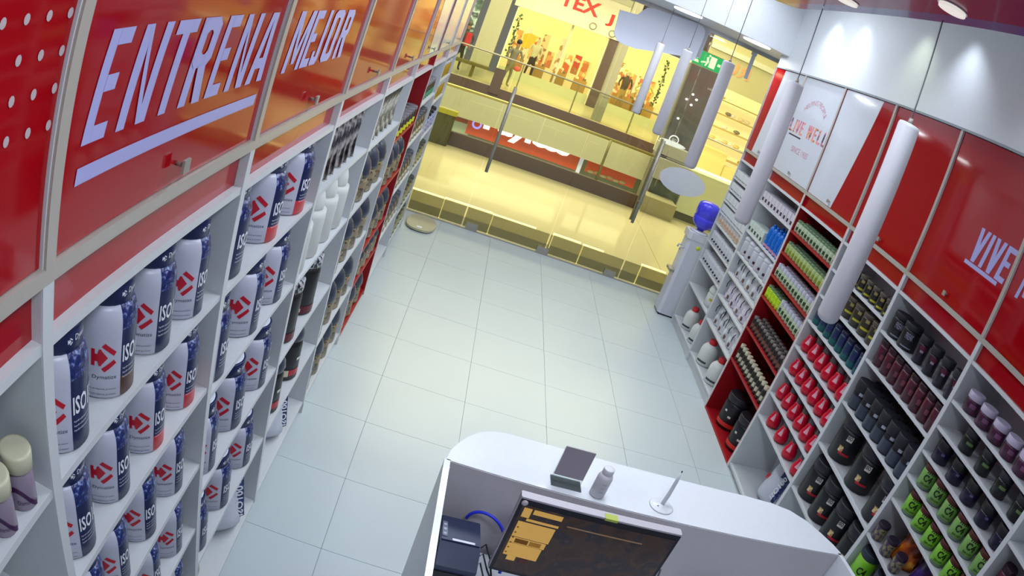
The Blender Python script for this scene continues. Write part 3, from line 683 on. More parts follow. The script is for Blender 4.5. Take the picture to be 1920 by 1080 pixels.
for z, rn, k, n_ in ((1.638, 'top', 'greenjar', 7), (1.288, 'second', 'browntub', 6), (.878, 'third', 'browntub', 6), (.478, 'fourth', 'browntub', 6)):
    for i in range(n_): put(k, 'small_dark_tub', 'tub', (-.072 if k != 'dometub' else -.1, 5.60+i*.70/(n_-1), z), 0, 'small dark tub, %s from the near end, %s shelf, bay beyond the red-lined left one' % (ordn[i], rn), 'dark tubs beyond the red-lined left bay')
make_tub('goldjar', .055, .16, -1.3, body=mat('ochre_label', '#b28a1e', .4), lid=mat('pale_lid', '#b9bac0', .4), lidf=.82)
make_tub('pinkjar', .06, .20, -1.3, body=patch_mat('pink_blue_label', ['#8a3f7c', '#c8cbe0', '#4a5aa0', '#e8e6ee'], 22, .4), lid=DARKM, lidf=.85)
make_tub('mottle', .062, .185, -1.3, body=patch_mat('mottled_label', ['#3a3a2c', '#8f8a5c', '#cfcaa0', '#52604a'], 26, .4), lid=mat('olive_lid', '#4d4f44', .4), lidf=.85)
for z, rn, k, n_ in ((1.738, 'top', 'goldjar', 6), (1.518, 'second', 'goldjar', 6), (1.168, 'third', 'pinkjar', 5), (.818, 'fourth', 'mottle', 6), (.418, 'fifth', 'mottle', 6), (.108, 'lowest', 'mottle', 6)):
    for i in range(n_): put(k, 'small_tub', 'tub', (-.07, 6.5+i*.76/(n_-1), z), 0, 'small tub, %s from the near end, %s shelf of the last left bay' % (ordn[i], rn), 'small tubs in the last left bay')
# low bags at the foot of the left wall
BAGW = mat('bag_white', '#c4c8d6', .3, bump=.15, nscale=20)
def big_bag(loc, rz, label, tilt=-.15, m=BAGW, sc=1., red=True):
    t = thing('protein_bag', label, 'bag', loc, rz)
    pb = make_pouch('x', .26, .15, .36, m, 21)
    pb.build('bag_body', m, t)
    MB().box((-.002, -.128, .33), (.002, .128, .362)).build('seal_strip', NAVYP, t)
    mb = MB(); logo(mb, lambda u, v: (.066-.10*v, u-.06, .10+v), .07); mb.build('logo', LRED, t)
    mb = MB(); mb.add([(.071, .02, .05), (.060, .112, .05), (.040, .112, .27), (.055, .02, .27)], [(0, 1, 2, 3)]); mb.build('navy_panel', NAVYP, t)
    mb = MB(); text(mb, 'ISO100', lambda u, v: (.078-.08*(u), .055+v, .07+u), .17, .04, bold=.02); mb.build('lettering', PRINTW, t)
    t.rotation_euler = (0, tilt, rz); t.scale = (sc,)*3
    return t
big_bag((-.11, 2.33, .122), -.75, 'crumpled white and navy bag on the lowest shelf below MEJOR', -.10)
big_bag((-.11, 3.12, .13), -.75, 'white and navy bag on the lowest shelf below the black tubs', -.10, sc=.9)
t = thing('protein_bag', 'pale bag lying at the bottom of the bay below MEJOR', 'bag', (-.16, 1.95, .098), .2)
make_pouch('y', .22, .12, .30, BAGW, 4).build('bag_body', mat('bag_cream', '#a9ab98', .5), t); MB().box((-.002, -.10, .27), (.002, .10, .302)).build('seal_strip', NAVYP, t)
t = thing('protein_bag', 'green-bottomed white bag on the lowest shelf beyond the red-lined left bay', 'bag', (-.10, 5.66, .112), 0)
make_pouch('z', .24, .12, .30, BAGW, 5).build('bag_body', BAGW, t); MB().box((-.06, -.11, 0), (.058, .11, .09)).build('base_wrap', mat('leaf_green', '#3fae62', .4), t)
MB().box((-.002, -.118, .28), (.002, .118, .302)).build('seal_strip', DARKM, t)

# ------------------------------------------------------------------ right wall products
def rowR(kind, nm, cat, y0, y1, n, z, d, what, where, grp, depth=1, dd=.1, rz=0., from_near=True, jt=.1, sc=1.):
    """n items from y0 (near the counter) to y1; d = distance of the axis behind the shelf front"""
    for j in range(depth):
        for i in range(n):
            y = y0+(y1-y0)*(i/(n-1) if n > 1 else 0)
            row = '' if depth == 1 else (' front row' if j == 0 else ' back row')
            put(kind, nm, cat, (W+d+dd*j, y, z+.0190), rz+(jit.random()-.5)*jt, '%s, %s from the counter end,%s %s' % (what, ordn[i], row, where), grp, sc)
AZR = -2.25
# red bottles with a grey cap
b = MB().lathe([(.030, 0), (.043, .008), (.047, .030), (.043, .055), (.033, .075), (.030, .095), (.022, .112)], 18)
cp_ = MB().lathe([(.026, .108), (.027, .112), (.027, .142), (.022, .147)], 16)
lb_ = MB()
for k in range(6):
    for (za, ra, ha), (zb2, rb, hb) in (((.052, .0453, .34), (.074, .0345, .26)), ((.074, .0345, .26), (.098, .0315, .10))):
        a, c_ = -2.45-ha+2*ha*k/6, -2.45-ha+2*ha*(k+1)/6; a2, c2 = -2.45-hb+2*hb*k/6, -2.45-hb+2*hb*(k+1)/6
        lb_.add([(ra*math.cos(a), ra*math.sin(a), za), (ra*math.cos(c_), ra*math.sin(c_), za), (rb*math.cos(c2), rb*math.sin(c2), zb2), (rb*math.cos(a2), rb*math.sin(a2), zb2)], [(0, 1, 2, 3)])
proto('redbulb', [('bottle_body', b.mesh('bottle_body', mat('cherry_red', '#c5062e', .25, noise=.25, nscale=25))), ('cap', cp_.mesh('cap', mat('cap_smoke', '#4a3f44', .4))), ('label', lb_.mesh('label', mat('pink_label', '#d29aa6', .4)))])
for z, n, rn in ((1.117, 6, 'highest'), (.919, 6, 'second'), (.708, 6, 'third')):
    rowR('redbulb', 'red_bottle', 'bottle', 3.65, 4.36, n, z, .062, 'red bulb bottle', 'on the %s red shelf' % rn, 'red bulb bottles', sc=1.2)
rowR('redbulb', 'red_bottle', 'bottle', 3.66, 4.28, 4, .507, .062, 'red bulb bottle', 'on the lowest red shelf', 'red bulb bottles', sc=1.2)
# black jars with gold prints
GOLDP = mat('gold_print', '#a89a5a', .35, metal=.3); OLIVE = mat('olive_print', '#b8b02c', .4)
make_tub('goldblack', .038, .115, AZR, body=mat('char_brown', '#2c2826', .3), lid=mat('bronze_lid', '#5a5248', .3), band=None, mark=GOLDP, markz=(.55, .72), mw=.7, lidf=.82, sub=(OLIVE, .12, .24, 1.2, 0))
make_tub('goldblack2', .056, .150, AZR, body=mat('umber_body', '#3a332c', .3), lid=mat('umber_lid', '#544a40', .35), mark=GOLDP, markz=(.62, .76), mw=.5, lidf=.84, sub=(OLIVE, .28, .38, 1.3, 0))
rowR('goldblack', 'gold_print_jar', 'jar', 3.63, 4.36, 8, 1.744, .055, 'small black jar with gold marks', 'on the top shelf above the red bottles', 'black and gold jars')
rowR('goldblack2', 'gold_print_jar', 'jar', 3.65, 4.35, 6, 1.537, .068, 'brown jar with olive stripe', 'second shelf above the red bottles', 'brown and olive jars')
make_tub('bluegreen', .040, .150, AZR, body=patch_mat('ink_blue_label', ['#10183a', '#1c2258', '#14434a', '#1a1c30'], 12, .3, stretch=(1, 1, .6)), lid=mat('ink_lid', '#1b1d3c', .35), band=mat('petrol_label', '#1b5a5c', .4), bandz=(.03, .28), lidf=.84)
rowR('bluegreen', 'blue_green_bottle', 'bottle', 3.61, 4.38, 8, 1.330, .05, 'dark blue bottle with petrol base', 'on the shelf just above the red bottles', 'dark blue bottles', 2, .09)
big_bag((W+.19, 3.96, .085), -2.95, 'blue and white bag on the floor-level shelf under the red bottles', -.12, sc=1.12)

# bay ST
make_tub('blackwide', .066, .158, AZR, body=DARK, lid=DARKM, band=None, mark=mat('silver_print', '#8e90a0', .3, metal=.3), markz=(.42, .66), mw=.9, lidf=.80, txt='FREAK', sub=(mat('silver_print', '#8e90a0', .3), .10, .15, 1.2, 0))
make_tub('pillblack', .040, .165, AZR, body=mat('aubergine', '#241a2a', .3), lid=DARKM, mark=mat('pale_plum', '#9a8aa0', .4), markz=(.42, .50), mw=.6, lidf=.74, lidR=1.15, neck=.95, sub=(mat('dark_wine', '#54182c', .4), .50, .66, 1.2, .0))
rowR('blackwide', 'black_tub', 'tub', 3.31, 3.455, 2, 1.689, .075, 'wide black tub with silver print', 'on the top shelf below VIVE', 'silver print tubs')
rowR('pillblack', 'black_bottle', 'bottle', 2.70, 3.12, 4, 1.689, .06, 'slim black capped bottle', 'on the top shelf below VIVE', 'slim capped bottles')
make_tub('maroon', .048, .165, AZR, body=patch_mat('maroon_pack', ['#2a0f1c', '#451426', '#5c1f34', '#33121f'], 14, .3), lid=mat('maroon_lid', '#2c1420', .35), mark=mat('dusty_rose', '#7a3c4c', .4), markz=(.3, .5), mw=.5, lidf=.82)
rowR('maroon', 'maroon_tub', 'tub', 2.70, 3.46, 8, 1.486, .06, 'dark maroon tub', 'second shelf below VIVE', 'maroon tubs', 2, .11)
make_tub('blackpot', .052, .175, AZR, body=DARK, lid=DARKM, band=mat('steel_label', '#3c4252', .3), bandz=(.05, .45), mark=mat('silver_glint', '#aab0c0', .3), markz=(.52, .62), mw=.5, lidf=.64, lidR=1.12)
rowR('blackpot', 'black_pot', 'tub', 2.71, 3.462, 7, 1.177, .062, 'shiny black pot', 'third shelf below VIVE', 'shiny black pots', 2, .135, sc=1.08)
make_tub('bigblack', .098, .285, AZR, body=DARK, lid=mat('lid_char', '#23232c', .45), mark=PALE, markz=(.54, .68), mw=.44, lidf=.78, sub=(REDL, .20, .255, .85, .12), lidR=1.0)
pr_ = MB()
R_ = .0985
for k in range(4):
    a, c_ = AZR-.42+.34*k/4, AZR-.42+.34*(k+1)/4
    pr_.add([((R_+.003)*math.cos(q), (R_+.003)*math.sin(q), z) for q, z in ((a, .075), (c_, .07), (c_, .105), (a, .115))], [(0, 1, 2, 3)])
fl_ = pr_.mesh('fruit_print', patch_mat('fruit_print', ['#c9b45a', '#e2d3a0', '#b84a3a', '#d9c98a'], 40, .4))
tx_ = MB(); text(tx_, 'ISO', cyl_place(R_+.0045, AZR-.19, .168), .036, .026, bold=.03)
PROTO['bigblack'] += [('fruit_print', fl_), ('lettering', tx_.mesh('lettering', DARK))]
rowR('bigblack', 'large_black_tub', 'tub', 2.74, 3.38, 3, .860, .107, 'large black tub with white plate and red stripe', 'on the shelf under the shiny pots', 'large black tubs')
rowR('bigblack', 'large_black_tub', 'tub', 2.74, 3.43, 4, .502, .107, 'large black tub with white plate and red stripe', 'on the lower of two shelves', 'large black tubs')

# bay TU
WL_ = mat('lid_pinkwhite', '#bdb4cc', .4)
make_tub('whitelid', .052, .108, AZR, body=patch_mat('plum_body', ['#2c1226', '#451a3a', '#5c2648', '#331530'], 14, .3), lid=WL_, mark=mat('plum_print', '#7a4a70', .4), markz=(.3, .5), mw=.8, lidf=.68, lidR=1.05)
rowR('whitelid', 'white_lid_jar', 'jar', 1.78, 2.49, 6, 1.731, .062, 'plum jar with pale lid', 'on the top shelf right of VIVE', 'pale-lid plum jars')
make_tub('darkgreen', .050, .122, AZR, body=mat('bottle_black', '#16181a', .3), lid=DARKM, mark=mat('dull_green', '#5f7a46', .4), markz=(.40, .52), mw=.9, lidf=.72)
rowR('darkgreen', 'dark_green_print_jar', 'jar', 1.78, 2.36, 4, 1.577, .06, 'black jar with dull green mark', 'second shelf above the lime tubs', 'dull green mark jars')
make_tub('darkpurple', .054, .118, AZR, body=mat('night_purple', '#1a1430', .3), lid=mat('night_lid', '#131118', .5), mark=mat('violet_glint', '#5a5484', .3), markz=(.42, .52), mw=.4, lidf=.62, lidR=1.03)
rowR('darkpurple', 'dark_purple_jar', 'jar', 1.77, 2.50, 5, 1.424, .062, 'dark purple jar', 'on the shelf just above the lime tubs', 'dark purple jars')
LIME = patch_mat('lime_body', ['#5f9c1e', '#7cc22c', '#8fd038', '#6aa824'], 6, .3); LIME2 = patch_mat('sage_lime_body', ['#5c8c40', '#78a852', '#86b85c', '#6a9a48'], 6, .3)
def c4(key, m):
    make_tub(key, .047, .112, AZR, body=m, lid=mat('lid_brownred', '#4a1c18', .4), lidf=.80, neck=.97)
    mb = MB(); R = .0482
    text(mb, 'C4', cyl_place(R, AZR-.62, .040), .052, .036, bold=.04)
    text(mb, 'EXPLOSIVE', cyl_place(R, AZR-.62, .020), .054, .010, bold=.02)
    for k in range(5):
        a = AZR-.55+.25*k; mb.add([(R*math.cos(q), R*math.sin(q), z) for q, z in ((a, .080), (a+.22, .083), (a+.10, .092))], [(0, 1, 2)])
    PROTO[key] += [('lettering', mb.mesh('lettering', mat('lime_ink', '#10200c', .4)))]
    st = MB()
    for k in range(8):
        a, c_ = AZR-1.0+.25*k, AZR-1.0+.25*(k+1)
        st.add([((R+.0002)*math.cos(q), (R+.0002)*math.sin(q), z) for q, z in ((a, .002), (c_, .002), (c_, .014), (a, .014))], [(0, 1, 2, 3)])
    PROTO[key] += [('base_stripe', st.mesh('base_stripe', mat('grey_stripe', '#6c7c70', .4)))]
c4('lime', LIME); c4('limesage', LIME2)
rowR('limesage', 'lime_tub', 'tub', 1.77, 2.49, 6, 1.268, .056, 'sage lime tub with dark lettering', 'on the upper lime shelf', 'lime tubs', sc=1.12)
rowR('lime', 'lime_tub', 'tub', 1.77, 2.47, 6, 1.108, .056, 'bright lime tub with dark lettering', 'on the lower lime shelf', 'lime tubs', sc=1.12)
AMB = patch_mat('amber_foil', ['#3a1206', '#7a2c0a', '#b85a18', '#e0a030'], 10, .12, bump=.6); PURF = patch_mat('purple_foil', ['#140c2c', '#241448', '#3a2470', '#181030'], 10, .14, bump=.6)
for i, (y, m, nm_, lb) in enumerate(((2.36, AMB, 'amber', 'shiny amber crinkled bag below the lime tubs'), (2.13, PURF, 'purple', 'shiny purple crinkled bag below the lime tubs'), (1.88, AMB, 'amber', 'second amber bag, at the right end below the lime tubs'))):
    t = thing('foil_bag', lb, 'bag', (W+.175, y, .877), PI+.1, 'shiny bags below the lime tubs')
    make_pouch('p', .20, .16, .215, m, 31+i).build('bag_body', m, t); MB().box((-.002, -.095, .192), (.002, .095, .216)).build('seal_strip', m, t)
make_tub('plumsmall', .042, .10, AZR, body=patch_mat('plum_speck', ['#2c2038', '#4a3c58', '#9a9060', '#33263f'], 30, .3), lid=mat('plum_lid', '#2a2234', .4), lidf=.8)
rowR('plumsmall', 'speckled_jar', 'jar', 2.28, 2.56, 3, .855, .05, 'small speckled plum jar', 'in front of the amber bag', 'speckled jars')
make_tub('limebig', .072, .20, AZR, body=LIME, lid=mat('lid_slate_dark', '#2c3440', .5), lidf=.80, mark=mat('lime_ink', '#10200c', .4), markz=(.3, .55), mw=.9, txt='C4')
rowR('limebig', 'large_lime_jar', 'jar', 2.10, 2.53, 3, .58, .085, 'large lime jar with slate lid', 'two shelves below the lime tubs', 'large lime jars')
rowR('maroon', 'maroon_tub', 'tub', 1.15, 1.60, 4, 1.27, .09, 'dark maroon tub', 'in the nearest right bay', 'maroon tubs in the nearest right bay')

# red-lined bay PQ
def slim(key, R, H, body, cap, win, capf=.80, n=14):
    b = MB().lathe([(R*.9, 0), (R, H*.03), (R, H*(capf-.06)), (R*.82, H*capf)], n)
    l = MB().lathe([(R*.80, H*capf-.001), (R*.84, H*(capf+.02)), (R*.84, H*.98), (R*.78, H)], n)
    w_ = MB()
    for k in range(6):
        a, c_ = AZR-.5+k/6, AZR-.5+(k+1)/6
        w_.add([((R+.001)*math.cos(q), (R+.001)*math.sin(q), z*H) for q, z in ((a, .20), (c_, .20), (c_, .46), (a, .46))], [(0, 1, 2, 3)])
    proto(key, [('bottle_body', b.mesh('bottle_body', body)), ('cap', l.mesh('cap', cap)), ('label_mark', w_.mesh('label_mark', win))])
SAGE = mat('sage_label', '#a9b898', .4); SAGEC = mat('sage_cap', '#6f8a6a', .4); FOREST = mat('forest_mark', '#2e4a30', .4); OLV = mat('olive_mark', '#8a9a2c', .4); WCAP = mat('white_cap', '#c3c5d6', .4)
slim('sage', .030, .105, SAGE, SAGEC, FOREST); slim('sage2', .030, .105, mat('sage_yellow_label', '#a3b573', .4), SAGEC, OLV)
slim('sagew', .030, .115, SAGE, WCAP, FOREST, .66); slim('vivid', .030, .110, mat('acid_label', '#a9cc18', .4), SAGEC, mat('acid_mark', '#c5e22a', .4))
for kd, z, nm_, wh in (('sage', 1.736, 'pale green slim bottle', 'top shelf of the red-lined right bay'), ('sage2', 1.541, 'yellow-green slim bottle', 'second shelf of the red-lined right bay')):
    rowR(kd, 'green_slim_bottle', 'bottle', 4.52, 5.32, 13, z, .04, nm_, wh, nm_.replace('bottle', 'bottles'), 2, .075)
rowR('sagew', 'white_cap_bottle', 'bottle', 4.52, 5.32, 13, 1.330, .04, 'pale green bottle with white cap', 'third red-lined shelf', 'white-cap green bottles', 2, .075)
rowR('sagew', 'white_cap_bottle', 'bottle', 4.52, 4.98, 8, 1.134, .04, 'pale green bottle with white cap', 'fourth red-lined shelf', 'white-cap green bottles, fourth shelf', 2, .075)
rowR('vivid', 'acid_green_bottle', 'bottle', 5.05, 5.32, 5, 1.134, .04, 'acid green slim bottle', 'fourth shelf, red-lined right bay', 'acid green bottles', 2, .075)
slim('darkslim', .027, .120, mat('soot_body', '#2a2426', .3), mat('silver_cap', '#8f8a88', .3, metal=.4), mat('copper_mark', '#8a5240', .4), .84)
slim('darkslim2', .029, .155, mat('peat_body', '#2c2a22', .3), CR, CR, .80)
rowR('darkslim', 'dark_slim_bottle', 'bottle', 4.52, 5.32, 13, .828, .04, 'dark slim bottle with silver cap', 'fifth red-lined shelf', 'silver-cap bottles', 2, .08)
rowR('darkslim2', 'dark_slim_bottle', 'bottle', 4.52, 5.32, 12, .518, .045, 'dark bottle with cream cap', 'sixth red-lined shelf', 'cream-cap bottles')
make_tub('blackredbase', .115, .31, AZR, body=DARK, lid=mat('lid_char', '#23232c', .45), band=mat('scarlet_band', '#d0281c', .35), bandz=(.08, .20), mark=PALE, markz=(.36, .42), mw=.25, lidf=.80, sub=(PALE, .50, .56, .2, -.5))
rowR('blackredbase', 'black_red_tub', 'tub', 4.74, 5.10, 2, .0, .155, 'big black tub with scarlet base band', 'on the red floor shelf', 'scarlet-band tubs')

# bay OP
LILAC = mat('lilac_white', '#c9c3d0', .4); PLUMK = mat('plum_black', '#2c2434', .4)
mb = MB().rbox((-.035, -.038, 0), (.035, .038, .105), .004); mk = MB().box((-.0362, -.02, .014), (-.0352, .02, .046))
proto('whitebox', [('box_body', mb.mesh('box_body', LILAC)), ('label_mark', mk.mesh('label_mark', PLUMK))])
rowR('whitebox', 'small_white_box', 'box', 5.44, 6.22, 10, 1.740, .045, 'small white box with black mark', 'top shelf below LIVE WELL', 'small white boxes', 2, .08, jt=.03)
proto('palebox', [('box_body', mb.mesh('box_body', mat('pale_green_white', '#c3cfc9', .4))), ('label_mark', mk.mesh('label_mark', mat('forest_mark2', '#2f3f3a', .4)))])
rowR('palebox', 'pale_box', 'box', 5.90, 6.24, 5, 1.430, .045, 'pale green box with dark mark', 'beside the blue bottles', 'pale green boxes', 2, .08, jt=.03)
BLUE = mat('vivid_blue', '#1272d8', .2, noise=.35, nscale=12, trans=.2)
b = MB().lathe([(.034, 0), (.040, .01), (.040, .05), (.034, .065), (.040, .08), (.040, .12), (.034, .135), (.038, .150), (.030, .185), (.014, .205)], 16)
l = MB().lathe([(.015, .203), (.016, .222)], 12)
ln_ = MB().lathe([(.0408, .012), (.0408, .034)], 16, cap=False)
proto('blue', [('bottle_body', b.mesh('bottle_body', BLUE)), ('cap', l.mesh('cap', BLUE)), ('label_band', ln_.mesh('label_band', mat('rose_band', '#c58a9c', .4)))])
rowR('blue', 'blue_bottle', 'bottle', 5.45, 5.79, 5, 1.430, .05, 'vivid blue bottle', 'below LIVE WELL', 'vivid blue bottles', 2, .09)
WT = mat('cool_white', '#c4c6cf', .35); make_tub('bigwhite', .066, .19, AZR, body=WT, lid=mat('cool_white_lid', '#cfd1da', .4), mark=mat('mark_wine', '#3a1c28', .4), markz=(.14, .27), mw=.36, lidf=.76, dome=True)
rowR('bigwhite', 'white_tub', 'tub', 5.47, 6.21, 6, 1.20, .075, 'white dome-top tub', 'under the blue bottles', 'white dome-top tubs')
# clear sachets hanging in three tiers
SACH = patch_mat('silver_sachet', ['#8a8e98', '#c9ccd4', '#e6e8ee', '#a9adb8'], 12, .25, bump=.5); SACH2 = patch_mat('lilac_sachet', ['#9a92a8', '#c3bdd0', '#e0dce8', '#b0a8bc'], 12, .25, bump=.5, seed=4)
for kk, m in (('sachet', SACH), ('sachet2', SACH2)):
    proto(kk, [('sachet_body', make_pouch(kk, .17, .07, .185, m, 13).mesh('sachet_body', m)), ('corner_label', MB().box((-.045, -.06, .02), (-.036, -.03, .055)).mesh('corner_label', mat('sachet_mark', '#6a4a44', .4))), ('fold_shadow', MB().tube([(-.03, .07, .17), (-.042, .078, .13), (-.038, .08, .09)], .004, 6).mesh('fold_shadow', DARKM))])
for zi, (z, n) in enumerate(((.988, 5), (.745, 5), (.475, 5))):
    rowR('sachet' if zi != 1 else 'sachet2', 'silver_sachet', 'pouch', 5.50, 6.17, n, z+.001, .085, 'crinkled silver sachet', '%s tier of sachets' % ('upper', 'middle', 'lower')[zi], 'silver sachets', 1, rz=.0, jt=.35)
WB = mat('jar_white', '#d6d8d4', .35, noise=.03)
def bulb(key, R, H):
    b = MB().lathe([(R*.9, 0), (R, H*.04), (R, H*.55), (R*.93, H*.68), (R*.70, H*.80), (R*.40, H*.86)], 22)
    l = MB().lathe([(R*.40, H*.84), (R*.46, H*.85), (R*.46, H*1.0), (R*.38, H*1.03)], 14)
    mk = MB(); R2 = R+.001
    for k in range(6):
        a, c_ = AZR-.6+k*.2-.1, AZR-.6+(k+1)*.2-.1
        mk.add([(R2*math.cos(q), R2*math.sin(q), z*H) for q, z in ((a, .12), (c_, .12), (c_, .20), (a, .20))], [(0, 1, 2, 3)])
    proto(key, [('jug_body', b.mesh('jug_body', WB)), ('cap', l.mesh('cap', mat('cap_red', '#d0222c', .35))), ('lettering', mk.mesh('lettering', mat('jug_ink', '#3c4048', .4)))])
bulb('jug', .092, .255)
rowR('jug', 'white_jug', 'jug', 5.68, 6.06, 2, .09, .098, 'white jug with red cap', 'lowest shelf below LIVE WELL', 'white jugs with red caps')
bulb('jug2', .083, .245)
rowR('jug2', 'white_jug', 'jug', 6.52, 6.86, 2, .09, .09, 'smaller white jug with red cap', 'lowest shelf beside the water cooler', 'smaller white jugs')
make_tub('domewhite', .105, .235, AZR, body=WB, lid=WB, mark=mat('mustard_print', '#b5ac4c', .4), markz=(.30, .42), mw=.7, lidf=.62, dome=True)
rowR('domewhite', 'white_dome_tub', 'tub', 6.56, 6.57, 1, .50, .13, 'large white dome tub', 'shelf above the smaller jugs', None)
# bay NO
make_tub('whitebottle', .034, .125, AZR, body=WT, lid=mat('cool_white_lid', '#cfd1da', .4), mark=PLUMK, markz=(.14, .30), mw=.8, lidf=.74, n=14)
rowR('whitebottle', 'white_bottle', 'bottle', 6.37, 7.12, 10, 1.013, .042, 'small white bottle with dark mark', 'upper bottle shelf by the cooler', 'small white bottles', 2, .08)
rowR('whitebottle', 'white_bottle', 'bottle', 6.37, 7.12, 10, .783, .042, 'small white bottle with dark mark', 'lower bottle shelf by the cooler', 'small white bottles', 2, .08)
fb = MB().rbox((-.04, -.055, 0), (.04, .055, .085), .004); fm = MB().box((-.0412, -.05, .006), (-.0402, .05, .013))
proto('flatbox', [('box_body', fb.mesh('box_body', mat('box_white', '#cdd3d8', .4))), ('edge_print', fm.mesh('edge_print', mat('edge_grey', '#5a6470', .4)))])
for z, wh in ((1.748, 'top'), (1.61, 'second'), (1.48, 'third'), (1.35, 'fourth')):
    rowR('flatbox', 'white_carton', 'box', 6.38, 7.11, 7, z, .045, 'flat white carton', '%s shelf by the cooler' % wh, 'flat white cartons', 1, jt=.02)
make_tub('orangelabel', .036, .103, AZR, body=mat('warm_white', '#cfc8bc', .4), lid=mat('cool_white_lid', '#cfd1da', .4), band=mat('peach_band', '#c9a288', .4), bandz=(.2, .5), lidf=.78, n=14)
rowR('orangelabel', 'peach_label_jar', 'jar', 6.37, 7.12, 9, 1.223, .045, 'white jar with peach label', 'shelf under the flat cartons', 'peach label jars', 2, .085)

# ------------------------------------------------------------------ counter and what stands on it
CW = mat('counter_white', '#d3d8de', .3, coat=.2)
t = thing('service_counter', 'white service counter with rounded corners in the foreground', 'counter', (0, 0, 0))
front = [(.765, 2.045), (.775, 2.10), (.798, 2.157), (.830, 2.215), (.872, 2.267), (.920, 2.298), (.975, 2.314), (1.19, 2.318), (1.727, 2.318), (2.049, 2.316), (2.18, 2.306), (2.274, 2.280), (2.35, 2.225), (2.411, 2.148), (2.455, 2.08), (2.479, 2.03)]
top = front+[(2.479, 2.01), (.765, 2.035)]
MB().prism([(p[0], p[1]) for p in top][::-1], 1.094, 1.12).build('counter_top', CW, t)
inner = [(p[0]+(.02 if p[0] < 1 else (-.02 if p[0] > 2.3 else 0)), p[1]-.02) for p in front]
MB().prism(([(p[0], p[1]) for p in front]+inner[::-1])[::-1], 0, 1.094).build('front_panel', CW, t)
MB().prism([(.7795, 2.032), (2.46, 2.008), (2.46, 2.026), (.7795, 2.050)], .1, 1.116).build('back_panel', mat('inner_laminate', '#c6c2c6', .45), t)
MB().box((.757, 1.10, 0), (.779, 2.04, 1.12)).build('side_panel', CW, t)
MB().prism([(2.461, 2.02), (2.500, 1.80), (2.53, 1.45), (2.53, 1.10), (2.553, 1.10), (2.553, 1.45), (2.523, 1.80), (2.483, 2.02)], 0, 1.12).build('side_panel', CW, t)
MB().box((.779, 1.32, .735), (2.47, 2.005, .757)).build('desk_top', CW, t)
MB().box((1.60, 1.40, 0), (1.62, 2.0, .735)).build('support_panel', CW, t)
# monitor
t = thing('computer_monitor', 'wide dark computer monitor with light top edge behind the counter', 'monitor', (1.285, 1.80, .758), 0)
MB().rbox((-.285, -.012, .135), (.285, .022, .482), .004).build('housing', mat('monitor_silver', '#b8b4bc', .35), t)
MB().box((-.283, -.0145, .137), (.283, -.012, .475)).build('bezel', mat('bezel_black', '#1a1722', .25), t)
scr = patch_mat('screen_image', ['#15131c', '#241a18', '#33231b', '#1d1a24', '#41301f'], 9, .25, emit=.42)
so = MB().box((-.272, -.0155, .150), (.272, -.0145, .455)).build('screen', scr, t)
AMBR = mat('screen_amber', '#c79a4c', .4, emit='#c79a4c', es=.45); SCD = mat('screen_dark', '#3a1d18', .4, emit='#3a1d18', es=.5)
g = MB()
def scrbox(x0, z0, x1, z1, m, nm):
    MB().box((x0, -.0165, z0), (x1, -.0155, z1)).build(nm, m, so)
for k, (a, b_, c_, d_, m) in enumerate(((-.262, .405, -.235, .445, AMBR), (-.228, .425, -.13, .445, AMBR), (-.240, .392, -.13, .402, AMBR), (-.262, .315, -.135, .385, AMBR), (-.262, .285, -.14, .312, AMBR), (-.245, .288, -.20, .308, SCD), (-.195, .288, -.155, .308, SCD),
        (-.262, .225, -.145, .283, AMBR), (-.245, .203, -.215, .224, AMBR), (-.205, .200, -.17, .222, SCD), (-.105, .408, .165, .413, mat('screen_tan', '#7a6048', .4, emit='#7a6048', es=.4)))):
    scrbox(a, b_, c_, d_, m, 'screen_window')
for k in range(6): scrbox(-.258, .235+.024*k, -.252, .241+.024*k, SCD, 'screen_icon')
MB().box((-.03, .022, .08), (.03, .05, .30)).box((-.10, -.07, 0), (.10, .09, .012)).box((-.025, .02, .012), (.025, .045, .12)).build('stand', DARKM, t)
MB().box((.0, -.0165, .474), (.045, .012, .4835)).build('sticker', mat('lime_sticker', '#a9b84a', .5), t)
MB().lathe([(.0, 0), (.011, 0), (.011, .002), (0, .002)], 12, cap=False).xf(lambda x, y, z: (x-.268, -.0145-z, y+.462)).build('round_badge', mat('badge_pink', '#c9bcc6', .5), t)
# receipt printer
t = thing('receipt_printer', 'dark receipt printer on the desk at the left end of the counter', 'printer', (.885, 1.86, .7585), math.radians(4))
PB = mat('printer_blueblack', '#2a3350', .4)
MB().prism([(-.11, 0), (.10, 0), (.10, .175), (-.035, .175), (-.11, .125)], -.072, .072, 0).build('printer_body', PB, t)
MB().box((-.068, -.03, .1755), (.068, .095, .181)).build('paper_cover', mat('printer_top', '#2b3350', .35), t)
MB().box((-.03, -.028, .1812), (.05, -.018, .1825)).build('paper_slot', PRINTW, t)
MB().rbox((-.066, -.015, .1812), (-.048, .062, .184), .003).build('button_strip', mat('button_grey', '#6f7486', .4), t)
for k in range(3): MB().lathe([(.006, .184), (.006, .1855)], 10).xf(lambda x, y, z, k=k: (x-.057, y-.003+.024*k, z)).build('button', mat('button_pale', '#aab0c4', .4), t)
MB().box((-.074, -.115, .0), (.074, -.108, .10)).build('front_flap', DARK, t)
tag(MB().tube([(.98-.08*math.cos(q), 1.985-.12*(q/PI)**3, .925+.065*math.sin(q)-.05*(q/PI)**2) for q in [PI*1.1*k/22 for k in range(23)]], .006, 8).build('network_cable', mat('cable_blue', '#2234d8', .4)), 'blue cable arching from the printer behind the monitor', 'cable')
